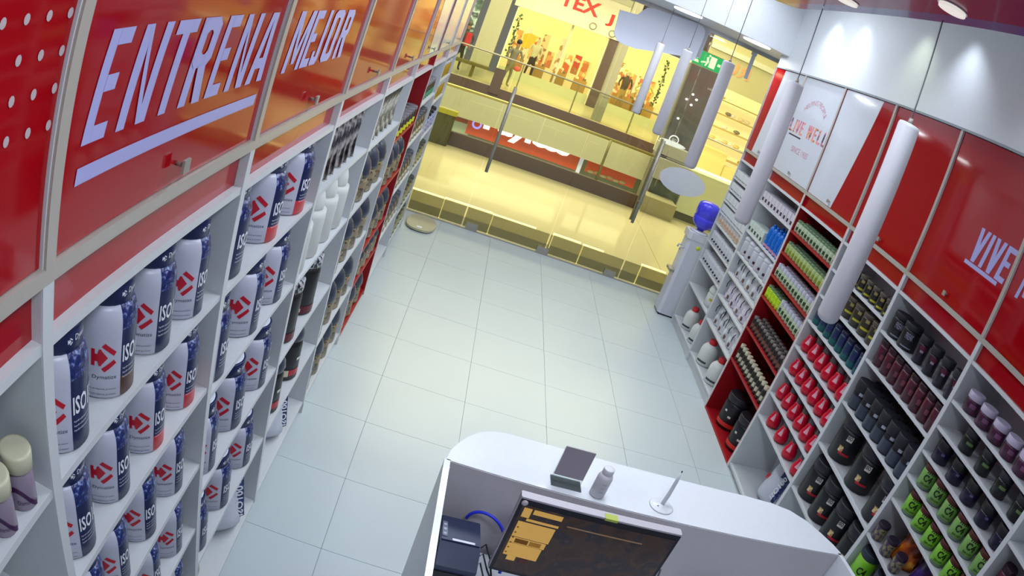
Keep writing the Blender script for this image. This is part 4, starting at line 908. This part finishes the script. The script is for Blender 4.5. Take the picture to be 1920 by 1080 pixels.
for k, (dx, dz) in enumerate(((0, 0), (.012, -.03), (.0, -.06))):
    tag(MB().tube([(.966, 1.90-.03*k, .86+dz*.5), (.985, 1.90-.02*k, .90+dz), (1.015, 1.87-.03*k, .86+dz), (1.04+.008*k, 1.83-.03*k, .80), (1.045+.012*k, 1.80-.03*k, .7615)], .0035, 6).build('power_cable', DARK),
        'black cable beside the printer, %s one' % ('upper', 'middle', 'lower')[k], 'cable', 'black cables at the printer')
tag(MB().tube([(1.60, 1.86, 1.0), (1.625, 1.88, .99), (1.635, 1.88, .94), (1.63, 1.87, .86), (1.60, 1.85, .765)], .004, 6).build('monitor_cable', mat('cable_grey2', '#55565e', .4)), 'grey cable hanging right of the monitor', 'cable')
# things on the counter top
t = thing('card_holder', 'upright grey card holder on the counter, left of the white bottle', 'card holder', (1.205, 2.095, 1.12), .02)
MB().rbox((-.056, -.002, .03), (.056, .003, .158), .001).build('card', mat('card_grey', '#a39da6', .5), t)
MB().box((-.058, .004, .004), (.058, .006, .150)).box((-.058, -.035, 0), (.058, .03, .004)).build('acrylic_stand', glass('acrylic', (.9, .93, .92), .08), t)
t = thing('pill_bottle', 'small white bottle standing on the counter', 'bottle', (1.325, 2.075, 1.1205))
MB().lathe([(.026, 0), (.029, .004), (.029, .085), (.024, .098), (.019, .102)], 24).build('bottle_body', mat('milk_plastic', '#cdcdd4', .35), t)
MB().lathe([(.0205, .099), (.0212, .101), (.0212, .1225), (.0200, .1245), (.010, .1252)], 24).build('cap', mat('milk_cap', '#d5d6dc', .4), t)
mb = MB()
for k, (w_, h_) in enumerate(((.022, .005), (.018, .004), (.02, .004))): text(mb, 'vitamins', cyl_place(.0295, -1.75, .03+.018*k), w_, h_)
mb.build('lettering', mat('print_soft', '#8a8a9c', .5), t)
t = thing('pen_stand', 'white pen upright in a round base on the counter', 'pen', (1.595, 2.10, 1.1205))
MB().lathe([(.050, 0), (.050, .003), (.045, .005), (.016, .008), (.012, .014)], 28).build('base', CW, t)
MB().tube([(0, 0, .010), (.003, .0, .06), (.006, .006, .13), (.007, .008, .165)], [.008, .0085, .007, .004], 12).build('pen_barrel', CW, t)
MB().tube([(.007, .008, .163), (.0073, .0083, .172)], .0028, 8).build('tip', DARK, t)
MB().lathe([(.003, .0085), (.003, .011)], 8).xf(lambda x, y, z: (x-.018, y-.012, z-.002)).build('screw', DARK, t)
t = thing('scissors', 'black-handled scissors standing in the desk corner', 'scissors', (2.40, 1.92, .7605), -.3)
for sg in (-1, 1):
    MB().tube([(sg*.021+.019*math.cos(a), 0, .155+.024*math.sin(a)) for a in [2*PI*k/16 for k in range(17)]], .0048, 6, cap=False).tube([(sg*.010, 0, .133), (sg*.002, 0, .10)], .004, 6).build('handle', DARK, t)
    MB().prism([(-.006, 0), (.006, 0), (.006, .10), (-.004, .10)], .001*sg, .002*sg, 1).build('blade', STEEL, t)
t = thing('red_marker', 'red-capped marker standing beside the scissors', 'marker', (2.34, 1.95, .759))
MB().lathe([(.008, 0), (.008, .10)], 12).build('marker_barrel', mat('lilac_barrel', '#8a86b8', .4), t); MB().lathe([(.0095, .10), (.0105, .14), (.008, .15)], 12).build('cap', mat('marker_red', '#c4304c', .4), t)
t = thing('tape_dispenser', 'black round-topped holder on the desk right of the monitor', 'desk item', (1.92, 1.90, .759))
MB().lathe([(.045, 0), (.05, .01), (.05, .05), (.046, .07), (.035, .085), (.012, .092), (0.001, .093)], 24).build('holder_body', DARKM, t)
MB().lathe([(.051, .02), (.051, .03)], 24, cap=False).build('ring', DARK, t)

# ------------------------------------------------------------------ water cooler, scale
t = thing('water_cooler', 'white water cooler with blue bottle beside the glass front', 'water cooler', (3.075, 7.42, 0))
MB().rbox((-.115, -.12, .02), (.12, .12, .93), .03).build('cabinet', mat('cooler_white', '#cdcfdc', .35), t)
MB().rbox((-.135, -.125, .93), (.12, .125, 1.01), .035).lathe([(.11, 1.01), (.10, 1.03), (.07, 1.035)], 20).build('top_housing', mat('cooler_top', '#d0d2da', .3), t)
MB().rbox((-.175, -.08, .50), (-.115, .08, .53), .01).build('drip_tray', STEEL, t)
for yy in (-.05, .05): MB().tube([(-.115, yy, .80), (-.15, yy, .80), (-.155, yy, .765)], .011, 8).build('tap', WHITE, t)
MB().box((-.105, -.11, 0), (.11, .11, .02)).build('base', DARK, t)
MB().lathe([(.035, 1.02), (.04, 1.05), (.10, 1.09), (.125, 1.12), (.128, 1.19), (.120, 1.20), (.128, 1.21), (.128, 1.30), (.120, 1.34), (.08, 1.365), (.001, 1.37)], 24).build('water_bottle', mat('water_blue', '#4a48e0', .18), t)
MB().lathe([(.0, 0), (.024, 0), (.024, .002), (0, .002)], 14, cap=False).xf(lambda x, y, z: (x+.02, -.121-z, y+.86)).build('sticker', mat('yellow_sticker', '#cbd62a', .5), t)
t = thing('floor_scale', 'oval beige scale lying on the floor by the glass, left side', 'scale', (.19, 7.62, 0))
def oval(a, b, n=28, e=2.6): return [(a*math.copysign(abs(math.cos(q))**(2/e), math.cos(q)), b*math.copysign(abs(math.sin(q))**(2/e), math.sin(q))) for q in [2*PI*k/n for k in range(n)]]
MB().prism(oval(.165, .26), .012, .034).build('platform', mat('scale_beige', '#b5b196', .35), t); MB().prism(oval(.15, .245), 0, .012).build('base', DARKM, t)
MB().box((-.03, -.20, .034), (.03, -.15, .036)).build('display', PRINTW, t)

# ------------------------------------------------------------------ the mall outside
TAUPE = mat('taupe_band', '#5e4c48', .45); BEIGE = mat('slab_beige', '#cfcbb2', .6); CREAM = mat('sign_cream', '#d6cfb4', .5)
BG = glass('balustrade_glass', (.93, .95, .90), .06)
struct('wall_left', MB().box((-6, 8.06, -.4), (-.55, 8.3, 6)), BEIGE)
# our balustrade
t = thing('glass_balustrade', 'glass balustrade with brass rail across the walkway outside', 'railing', (0, 12.15, 0))
MB().box((-3.2, -.05, 0), (3.38, .06, .24)).build('base_band', TAUPE, t)
for a, b in ((-3.2, -.42), (-.40, 1.40), (1.42, 3.36)): MB().box((a, -.006, .24), (b, .006, .97)).build('glass_panel', BG, t)
MB().tube([(-3.2, 0, 1.0), (3.44, 0, 1.0)], .026, 12).build('handrail', GOLD, t)
for x in (-.41, 2.58): MB().tube([(x, -.04, .25), (x, -.04, 1.0)], .022, 8).build('post', mat('post_olive', '#8e8a5e', .4, metal=.4), t)
MB().box((3.36, -.05, 0), (3.43, .06, .96)).build('end_post', mat('post_grey', '#a8a58f', .4), t)
t = thing('litter_bin', 'dark olive bin with yellow-rimmed top outside on the left', 'bin', (-.19, 12.0, 0))
MB().rbox((-.17, -.10, 0), (.17, .03, .54), .02).build('bin_body', mat('bin_olive', '#55573f', .5), t)
MB().rbox((-.19, -.12, .54), (.19, .05, .62), .03).build('bin_rim', mat('bin_yellow', '#b9b83c', .4), t)
MB().rbox((-.13, -.085, .62), (.13, .015, .626), .01).build('bin_opening', mat('bin_pale', '#c2bd98', .5), t)
# far side of the atrium: gallery slab, lower floor, upper floor
YG = 22.5
g0 = struct('floor', MB().box((-14, YG+.1, -.35), (3.72, 27.2, 0)).box((3.72, YG+.1, -.35), (14, 27.2, 0)), mat('gallery_floor', '#d8cf9c', .3))
struct('trim_3', MB().box((-14, YG, -.36), (5.95, YG+.1, .0)), TAUPE)
struct('trim_4', MB().box((-14, YG-.02, -1.24), (5.85, YG+.3, -.36)), BEIGE)
struct('floor', MB().prism([(3.47, 12.2), (12, 12.2), (12, YG), (5.95, YG), (3.47, 12.75)], -.4, 0), MALLF)
struct('floor', MB().box((-14, 13, -4.3), (14, 30, -4.2)), mat('lower_floor', '#8a8262', .4))
struct('wall_front', MB().box((-14, 24.6, -4.2), (14, 24.8, -1.2)), mat('lower_wall', '#7d8a76', .6))
ORG = mat('sign_orange', '#c04a24', .4, emit='#b8421c', es=.55); SIGNE = mat('sign_lit_white', '#ffffff', .4, emit='#ffffff', es=2.4)
def YP(y): return lambda u, v: (u, y, v)
t = thing('shop_sign', 'orange shop sign with white rounded letters on the lower floor', 'sign', (-.1, 23.0, -1.80))
MB().box((0, 0, .02), (3.75, .10, .80)).build('sign_board', ORG, t)
mb = MB(); text(mb, 'Payless', lambda u, v: (.50+u, -.012, .20+v), 2.9, .68, bold=.05); mb.build('lettering', SIGNE, t)
MB().lathe([(.10, 0), (.16, .0), (.16, .02), (.10, .02)], 20, cap=False).xf(lambda x, y, z: (x+.28, -.015-z, y+.42)).build('round_emblem', mat('sign_lit_violet', '#8a80f0', .4, emit='#8a80f0', es=2.), t)
t = thing('shop_sign', 'second orange sign lower down with pale round shapes', 'sign', (3.95, 23.0, -1.75))
MB().box((0, 0, .05), (1.7, .10, .62)).build('sign_board', ORG, t)
for k in range(6): MB().ell((.2+.22*k, -.02, .10+.03*(k % 2)), (.12, .02, .05), 10, 6).build('pale_shape', mat('sign_pale', '#bfb48c', .5), t)
tag(MB().box((3.68, 22.95, -2.2), (3.80, 23.05, -1.15)).build('lit_post', mat('lit_lilac', '#cfcfe6', .4, emit='#cfcfe6', es=.8)), 'pale lit post between the two orange signs', 'post')
t = thing('lower_shop_window', 'pale green lower floor display left of the orange sign', 'shop window', (-.62, 23.2, -2.3))
MB().box((0, 0, 0), (.62, .05, 1.1)).build('window_pane', mat('mint_poster', '#a9b59c', .4, emit='#a9b59c', es=.35), t); MB().box((-.05, -.02, 0), (0, .07, 1.1)).build('frame', mat('lilac_frame', '#a5a0c0', .4), t)
MB().box((.05, -.01, .78), (.5, 0, .92)).build('lettering', mat('poster_red', '#c4603c', .5), t)
# opposite balustrade
t = thing('gallery_railing', 'thin glass railing along the opposite gallery', 'railing', (0, YG+.15, 0))
MB().tube([(-14, 0, 1.03), (-1.2, 0, 1.03), (5.9, 0, .93)], .03, 8).build('handrail', STEEL, t)
for a, b in ((-6, -.9), (-.88, .95), (.97, 2.78), (2.8, 5.85)): MB().box((a, -.006, .02), (b, .006, .96)).build('glass_panel', BG, t)
for x in (.96, 2.79, 4.72): MB().box((x-.02, -.03, 0), (x+.02, .03, .98)).build('post', mat('post_olive', '#8e8a5e', .4, metal=.4), t)
tag(MB().box((.17, YG-.04, -.2), (.50, YG+.05, .62)).build('gallery_pier', TAUPE), 'short brown pier breaking the opposite gallery edge', 'pier')
tag(MB().rbox((-2.2, 23.2, .38), (-.05, 23.5, .48), .03).box((-1.9, 23.25, 0), (-1.8, 23.45, .38)).box((-.6, 23.25, 0), (-.5, 23.45, .38)).build('gallery_bench', mat('bench_olive', '#7a6c2c', .5)), 'low olive bench behind the opposite railing, far left', 'bench')
tag(MB().box((3.55, 22.9, -.3), (3.86, 23.2, 4.5)).build('mall_column', mat('column_grey', '#b0ab98', .5)), 'pale grey column in front of the brown wall opposite', 'column')
# opposite shops
YS = 27.0
INT = patch_mat('shop_interior', ['#d8b45a', '#f0dc96', '#fff0c0', '#c8863c', '#e8c878'], 1.1, .6, emit=.85)
INTW = mat('shop_wall_glow', '#f4e4b0', .6, emit='#ffe39a', es=.8); FRW = mat('frame_white', '#cfcdb4', .5)  # emission in the wall colour stands in for shop lighting
def shop(x0, x1, ztop, label, mull):
    t = thing('opposite_shop', label, 'shop', (0, YS, 0))
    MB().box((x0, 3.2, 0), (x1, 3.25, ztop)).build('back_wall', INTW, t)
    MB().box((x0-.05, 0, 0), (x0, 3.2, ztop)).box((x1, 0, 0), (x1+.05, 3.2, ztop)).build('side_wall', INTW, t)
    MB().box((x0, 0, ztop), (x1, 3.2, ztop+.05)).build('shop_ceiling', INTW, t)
    MB().box((x0, -.1, 0), (x1, .0, .36)).build('window_sill', mat('sill_mint', '#cfd0a4', .5), t)
    MB().box((x0, .05, .36), (x1, .06, ztop)).build('window_pane', BG, t)
    for m in mull: MB().box((m-.04, -.05, .3), (m+.04, .05, ztop)).build('mullion', FRW, t)
    rn = random.Random(int(x0*100)+5)
    for k in range(9):
        x = x0+.2+(x1-x0-.5)*k/8
        MB().box((x, 2.6, .5+rn.random()*.3), (x+.26, 2.95, 1.2+rn.random()*.9)).build('garment_stack', patch_mat('garments%d' % (k % 4), [['#c8783c', '#f0d890', '#e0a860'], ['#e8e0c0', '#b89858', '#f8f0d0'], ['#d86c34', '#f0c060', '#fff0c8'], ['#a87c40', '#e8d8a0', '#c84c2c']][k % 4], 5, .6, vor=True, emit=.45), t)  # garment colours glow to suggest the lit interior
    for k in range(4):
        x = x0+.35+(x1-x0-.9)*k/3
        MB().box((x, 1.1, 0), (x+.5, 1.5, .75)).build('display_table', mat('table_honey', '#c89a48', .5, emit='#c89a48', es=.25), t)  # table emission gives a lit look without lamps
        for q in range(3): MB().box((x+.04+.15*q, 1.15, .75), (x+.15+.15*q, 1.4, .84+.05*(q % 2))).build('folded_garment', mat('fold%d' % q, ['#f4e8c0', '#d88c4c', '#8c7c40'][q], .6, emit=['#f4e8c0', '#d88c4c', '#8c7c40'][q], es=.3), t)  # folded goods carry the same faint painted glow
    return t
s1 = shop(.15, 3.62, 2.72, 'bright clothes shop opposite under the red letters', [2.25])
s2 = shop(4.30, 6.45, 2.95, 'second bright clothes shop opposite, right of the brown wall', [])
struct('wall_front', MB().box((3.67, YS-.3, -.4), (4.25, YS+3, 6)).box((6.5, YS, -.4), (14, YS+.3, 6)), TAUPE)
t = thing('shop_sign', 'cream fascia sign with large red letters above the opposite shop', 'sign', (0, YS-.36, 0))
MB().box((-.05, 0, 2.74), (4.05, .25, 4.15)).build('sign_board', mat('sign_cream_lit', '#dcd6b8', .5, emit='#dcd6b8', es=.25), t)
MB().box((-.05, -.06, 4.15), (4.05, .25, 4.4)).build('cornice', FRW, t)
mb = MB(); text(mb, 'TEX', lambda u, v: (1.45+u, -.012, 3.30+v), 1.5, .55, bold=.03); text(mb, 'J', lambda u, v: (3.28+u, -.012, 3.14+v), .26, .50, bold=.03)
mb.build('lettering', mat('sign_red', '#d3251f', .4, emit='#d3251f', es=.3), t)
for x, z in ((2.9, 2.95), (3.66, 2.93)): MB().lathe([(.11, 0), (.14, 0), (.14, .03), (.11, .03)], 18, cap=False).xf(lambda a, b_, c_, x=x, z=z: (a+x, -.02-c_, b_+z)).build('round_lamp', mat('ring_grey', '#8f8a78', .4), t)
tag(MB().box((-.76, 23.9, 0), (-.12, 24.6, 5)).build('mall_column', mat('column_cream', '#c9c6a6', .5)), 'broad cream column left of the bright clothes shop', 'column')
# leaf garlands
LEAF = mat('leaf_dark', '#4a6a44', .5)
for i, (x, z0, z1) in enumerate(((.30, .75, 2.45), (6.05, .9, 2.75))):
    t = thing('leaf_garland', 'hanging green leaf garland at the %s' % ('left edge of the clothes shop' if i == 0 else 'right end of the second shop'), 'garland', (x, YS-.18, z0), 0, 'leaf garlands')
    rn = random.Random(i+2); lf = MB().add([(0, 0, 0), (.055, -.02, .03), (.0, -.03, .12), (-.055, -.02, .03)], [(0, 1, 2), (0, 2, 3)]).mesh('leaf', LEAF)
    for k in range(34):
        o = ob('leaf', lf, t, (rn.uniform(-.06, .06), rn.uniform(-.03, .03), (z1-z0)*k/34)); o.rotation_euler = (rn.uniform(-.6, .6), rn.uniform(-1.4, 1.4), rn.uniform(-1, 1))
    MB().tube([(0, .02, 0), (0, .02, z1-z0)], .012, 6).build('stem', mat('stem_green', '#3a4c2c', .6), t)
# left shop: dark display
t = thing('opposite_shop', 'dark display window with silver items, far left opposite', 'shop', (-4.2, YS, 0))
MB().box((0, .4, 0), (3.0, .45, 4)).build('back_wall', patch_mat('silver_display', ['#3a4c4a', '#5f7a70', '#c9dcd8', '#2c3638', '#8aa098'], 2.2, .5, emit=.35), t)
MB().box((0, 0, 0), (3.0, .4, .3)).build('window_sill', BEIGE, t)
for k in range(6):
    MB().box((.4+.42*k, .1, .5+.9*(k % 2)), (.62+.42*k, .3, .9+.9*(k % 2))).build('display_item', mat('silver_item%d' % (k % 2), ['#dcecf0', '#7f9aa0'][k % 2], .3, emit=['#dcecf0', '#7f9aa0'][k % 2], es=.6), t)
# brown wall strip, dark upper wall
struct('wall_front', MB().box((-14, YS+3.3, 4.4), (14, YS+3.5, 9)), mat('upper_wall', '#5a4a6c', .6))
# right side: totem with exit sign, kiosk, yellow shop
t = thing('dark_totem', 'tall dark grey information panel under the green exit sign', 'panel', (3.97, 13.02, 0))
MB().box((-.34, 0, 0), (.34, .25, 2.80)).build('panel_body', patch_mat('smoked_glass', ['#6a6c70', '#77777c', '#846c70', '#6e7a76'], .9, .2), t)
MB().box((-.37, -.02, 0), (-.34, .27, 2.80)).build('edge_frame', STEEL, t)
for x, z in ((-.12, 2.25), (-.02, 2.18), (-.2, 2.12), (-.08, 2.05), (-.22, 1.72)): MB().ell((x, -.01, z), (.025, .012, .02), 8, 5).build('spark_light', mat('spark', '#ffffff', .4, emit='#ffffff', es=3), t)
mb = MB(); text(mb, 'salida', lambda u, v: (.10+u, -.004, 2.45+v), .2, .05); mb.build('lettering', PRINTW, t)
for k in range(7): MB().box((-.30+.06*k, -.012, .82+.04*k), (-.285+.06*k, -.004, 1.22+.04*k)).build('diagonal_slat', mat('slat_grey', '#6a7074', .5), t)
t = thing('exit_sign', 'green emergency exit sign with running figure outside', 'sign', (3.92, 13.05, 2.808))
MB().box((-.30, 0, 0), (.32, .05, .30)).build('sign_board', mat('exit_green', '#1f9a5a', .4, emit='#1fa860', es=.8), t)
mb = MB().box((.02, -.004, .04), (.14, -.001, .26)).box((.18, -.004, .12), (.24, -.001, .17))
mb.add([(-.06, -.003, .04), (-.03, -.003, .04), (.01, -.003, .15), (-.03, -.003, .15)], [(0, 1, 2, 3)]).add([(-.14, -.003, .07), (-.05, -.003, .10), (-.05, -.003, .13), (-.14, -.003, .10)], [(0, 1, 2, 3)]).add([(-.04, -.003, .13), (.0, -.003, .14), (-.02, -.003, .23), (-.06, -.003, .21)], [(0, 1, 2, 3)])
mb.add([(-.28, -.003, .05), (-.18, -.003, .05), (-.20, -.003, .10), (-.26, -.003, .10)], [(0, 1, 2, 3)])
for cx, cz, r in ((-.01, .255, .022), (-.23, .15, .03), (-.23, .22, .028)): mb.add([(cx+r*math.cos(a), -.003, cz+r*math.sin(a)) for a in [2*PI*k/12 for k in range(12)]], [tuple(range(12))])
mb.build('pictogram', mat('exit_white', '#d8ecd0', .4, emit='#d8ecd0', es=.9), t)
MB().box((-.30, -.005, .295), (.32, .055, .305)).box((-.30, -.005, -.005), (.32, .055, .005)).build('edge_trim', STEEL, t)
KW = mat('kiosk_white', '#c2c2bc', .4); KG = mat('kiosk_grey', '#5f6456', .4)
t = thing('mall_kiosk', 'white and grey mall kiosk outside right of the doors', 'kiosk', (0, 12.6, 0))
MB().box((3.62, 0, 0), (4.20, .34, .56)).build('grey_base', patch_mat('marble_green', ['#4c5648', '#5c6656', '#6c7864', '#3c463c'], 2, .2), t)
MB().box((3.60, -.04, .57), (4.22, .34, .96)).build('white_counter', KW, t)
MB().box((3.50, .06, 1.02), (4.10, .30, 1.22)).box((3.74, .08, .97), (4.2, .32, 1.04)).build('upper_counter', KW, t)
MB().box((4.22, 0, .14), (5.6, .33, .96)).build('lit_panel', mat('kiosk_lit', '#c9cc9a', .4, emit='#c9cc9a', es=.25), t)
MB().box((4.20, .02, 0), (5.6, .33, .14)).build('plinth', KG, t)
MB().box((4.22, -.02, .96), (5.6, .35, 1.0)).build('edge_light', mat('edge_glow', '#f0ecc0', .4, emit='#f0ecc0', es=.9), t)
MB().box((3.50, -.5, .0), (4.10, -.05, .30)).build('step_block', mat('step_stone', '#a8a27c', .4), t)
t = thing('kiosk_emblem', 'round white emblem standing on the kiosk counter', 'emblem', (3.76, 12.75, 1.237))
MB().tube([(.0+.085*math.cos(a), 0, .10+.075*math.sin(a)) for a in [2*PI*k/18 for k in range(19)]], .012, 6, cap=False).build('ring', mat('emblem_white', '#dfe6f4', .4, emit='#dfe6f4', es=.6), t)
MB().prism([(.26*math.cos(a), .025+.045*math.sin(a)) for a in [2*PI*k/20 for k in range(20)]], -.01, .01, 1).build('wing', mat('emblem_white', '#dfe6f4'), t)
mb = MB(); text(mb, 'GO', lambda u, v: (-.045+u, -.014, .075+v), .09, .05); mb.build('lettering', mat('emblem_white', '#dfe6f4'), t)
YR = 19.2
t = thing('yellow_shop', 'bright yellow shoe shop at the right of the corridor', 'shop', (5.2, YR, 0))
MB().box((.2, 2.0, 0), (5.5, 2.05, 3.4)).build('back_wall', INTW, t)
MB().box((.2, -.05, 2.62), (5.5, .05, 4.9)).build('fascia', mat('fascia_khaki', '#b4ab7e', .5, emit='#b4ab7e', es=.2), t)
MB().box((.2, -.12, 3.55), (5.5, .0, 3.70)).build('cornice', FRW, t)
mb = MB(); text(mb, 'RU', lambda u, v: (1.52-u, -.07, 3.05+v), .75, .36, bold=.02); mb.build('lettering', mat('neon_salmon', '#d08a5c', .4, emit='#d08a5c', es=.6), t)
rn = random.Random(11)
for k in range(5):
    z = .55+.42*k; MB().box((.3, 1.5, z), (5.4, 1.95, z+.03)).build('wall_shelf', mat('shelf_honey', '#d8c078', .5), t)
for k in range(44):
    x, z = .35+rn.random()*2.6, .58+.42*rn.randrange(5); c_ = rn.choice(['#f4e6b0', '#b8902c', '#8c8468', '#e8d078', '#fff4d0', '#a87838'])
    MB().ell((x, 1.7, z+.07), (.12, .10, .06), 8, 5).build('shoe', mat('shoe'+c_[1:], c_, .5, emit=c_, es=.35), t)  # shoes emit their own colour in place of shop lamps
for x0, x1, z in ((.3, .75, .95), (1.0, 1.9, .85), (1.95, 2.6, .5)): MB().box((x0, .3, 0), (x1, .9, z)).build('display_table', mat('table_lemon', '#dccb7c', .5, emit='#dccb7c', es=.35), t)  # table glow stands in for light inside the shop
MB().tube([(.2, -.1, 1.15), (5.5, -.1, 1.05)], .03, 8).build('door_rail', STEEL, t)

# ------------------------------------------------------------------ people and shop dummies
def figure(name, label, cat, loc, rz, h, top, legs, skin, hair=None, lean=0., arms=(.12, .12), grp=None):
    t = thing(name, label, cat, loc, rz, grp); k = h/1.7
    J = {'p': (0, 0, .93), 'c': (0, -.10*lean, 1.18), 'n': (0, -.20*lean, 1.42), 'h0': (0, -.23*lean, 1.50), 'h1': (0, -.27*lean-.01, 1.62),
         'ls': (-.17, -.18*lean, 1.38), 'le': (-.17-arms[0], -.25*lean, 1.12), 'lh': (-.17-arms[0]*.4, -.25*lean-.10, .90),
         'rs': (.17, -.18*lean, 1.38), 're': (.17+arms[1], -.25*lean, 1.12), 'rh': (.17+arms[1]*.4, -.25*lean-.10, .90),
         'lk': (-.11, -.03, .50), 'lf': (-.13, .02, .07), 'lt': (-.14, -.13, .035), 'rk': (.11, -.01, .50), 'rf': (.12, .04, .07), 'rt': (.13, -.11, .035)}
    R = {'p': .155, 'c': .14, 'n': .055, 'h0': .075, 'h1': .085, 'ls': .065, 'le': .043, 'lh': .032, 'rs': .065, 're': .043, 'rh': .032, 'lk': .062, 'lf': .04, 'lt': .035, 'rk': .062, 'rf': .04, 'rt': .035}
    E = [('p', 'c'), ('c', 'n'), ('n', 'h0'), ('h0', 'h1'), ('c', 'ls'), ('ls', 'le'), ('le', 'lh'), ('c', 'rs'), ('rs', 're'), ('re', 'rh'), ('p', 'lk'), ('lk', 'lf'), ('lf', 'lt'), ('p', 'rk'), ('rk', 'rf'), ('rf', 'rt')]
    ks = list(J); me = bpy.data.meshes.new('body'); me.from_pydata([tuple(c*k for c in J[q]) for q in ks], [(ks.index(a), ks.index(b)) for a, b in E], [])
    o = bpy.data.objects.new('body', me); COL.objects.link(o); sk = o.modifiers.new('s', 'SKIN'); o.modifiers.new('d', 'SUBSURF').levels = 1
    for i, q in enumerate(ks): me.skin_vertices[0].data[i].radius = (R[q]*k, R[q]*k*.85); me.skin_vertices[0].data[i].use_root = (q == 'p')
    dg = bpy.context.evaluated_depsgraph_get(); m2 = bpy.data.meshes.new_from_object(o.evaluated_get(dg)); bpy.data.objects.remove(o)
    for m in (top, legs, skin): m2.materials.append(m)
    for p in m2.polygons:
        c = p.center/k; p.use_smooth = True
        p.material_index = 2 if (c.z > 1.46 or (abs(c.x) > .15 and c.z < .98 and c.z > .7)) else (1 if c.z < .93 else 0)
    b = ob('body', m2, t)
    hx = J['h1']
    if hair:
        MB().ell((hx[0]*k, (hx[1]+.025)*k, (hx[2]+.03)*k), (.095*k, .105*k, .10*k), 12, 8).build('hair', hair, t)
    MB().ell((-.03*k, (hx[1]-.078)*k, hx[2]*k), (.012*k, .008*k, .008*k), 6, 4).ell((.03*k, (hx[1]-.078)*k, hx[2]*k), (.012*k, .008*k, .008*k), 6, 4).build('eyes', DARK, t)
    MB().ell((0, (hx[1]-.088)*k, (hx[2]-.022)*k), (.010*k, .016*k, .02*k), 6, 4).build('nose', skin, t)
    for sg, hk in ((-1, 'lh'), (1, 'rh')):
        hp = J[hk]; m3 = MB().ell((hp[0]*k, hp[1]*k, (hp[2]-.03)*k), (.028*k, .018*k, .045*k), 8, 6)
        for f_ in range(4): m3.tube([((hp[0]-.02+.013*f_)*k, hp[1]*k, (hp[2]-.06)*k), ((hp[0]-.02+.013*f_)*k, (hp[1]-.008)*k, (hp[2]-.105+.006*abs(f_-1.5))*k), ((hp[0]-.02+.013*f_)*k, (hp[1]-.022)*k, (hp[2]-.125+.008*abs(f_-1.5))*k)], .0075*k, 5)
        m3.tube([((hp[0]-sg*.02)*k, (hp[1]-.01)*k, (hp[2]-.03)*k), ((hp[0]-sg*.035)*k, (hp[1]-.03)*k, (hp[2]-.075)*k)], .009*k, 5)
        m3.build('hand', skin, t)
    return t
SKIN = mat('skin_tan', '#a87a5c', .5); HAIR = mat('hair_dark', '#241c1a', .6); DUM = mat('dummy_cream', '#e8dcb8', .5)
figure('person', 'person in grey top with dark hair standing before the bright clothes shop', 'person', (.56, 23.9, 0), .5, 1.62, mat('cloth_grey', '#7d7a64', .8), mat('cloth_olive', '#8a845c', .8), SKIN, HAIR, .3)
t = thing('hand_bag', 'small coral bag held by the person in grey', 'bag', (.80, 23.62, .62)); MB().ell((0, 0, .08), (.12, .06, .09), 12, 8).build('bag_body', mat('coral', '#e0604c', .5), t); MB().tube([(-.05, 0, .14), (-.03, 0, .25), (.03, 0, .25), (.05, 0, .14)], .008, 6).build('handle', mat('coral', '#e0604c'), t)
figure('person', 'person in dark clothes with red panel at the far left display', 'person', (-1.18, 24.1, 0), .3, 1.70, mat('cloth_dark', '#4a4642', .8), mat('cloth_black', '#3a3634', .8), SKIN, mat('hair_grey', '#5c5a50', .6), .4)
tag(MB().rbox((-1.13, 23.66, .90), (-.93, 23.76, 1.36), .03).build('red_bag', mat('scarlet_cloth', '#c83038', .7)), 'red bag at the side of the dark-clothed person', 'bag')
for i, (x, y, top, lb) in enumerate(((1.28, 27.6, mat('dummy_white', '#efe8cc', .6), 'white-shirted shop dummy left of the mullion'), (4.92, 27.6, mat('dummy_brown', '#5a483c', .6), 'brown-topped shop dummy in the second shop'), (5.72, 27.6, mat('dummy_lemon', '#efe0a0', .6), 'pale-topped shop dummy with bent arms in the second shop'))):
    figure('shop_dummy', lb, 'shop dummy', (x, y, .1), 0, 1.75, top, mat('dummy_dark', '#4c3c30', .6) if i != 1 else mat('dummy_tan', '#c8a860', .6), DUM, None, 0., (.2, .2) if i == 2 else (.08, .08), 'shop dummies')
tag(MB().prism([(-.22, 0), (.18, .02), (.26, .55), (.05, .62), (-.12, .60), (-.28, .50)], 0, .12, 1).xf(lambda x, y, z: (x+.92, y+27.7, z+1.25)).build('hanging_shirt', mat('vivid_amber', '#f0b81c', .5, emit='#f0b81c', es=.5)), 'vivid yellow shirt hanging in the bright clothes shop', 'shirt')  # shirt emission stands in for the shop light on it
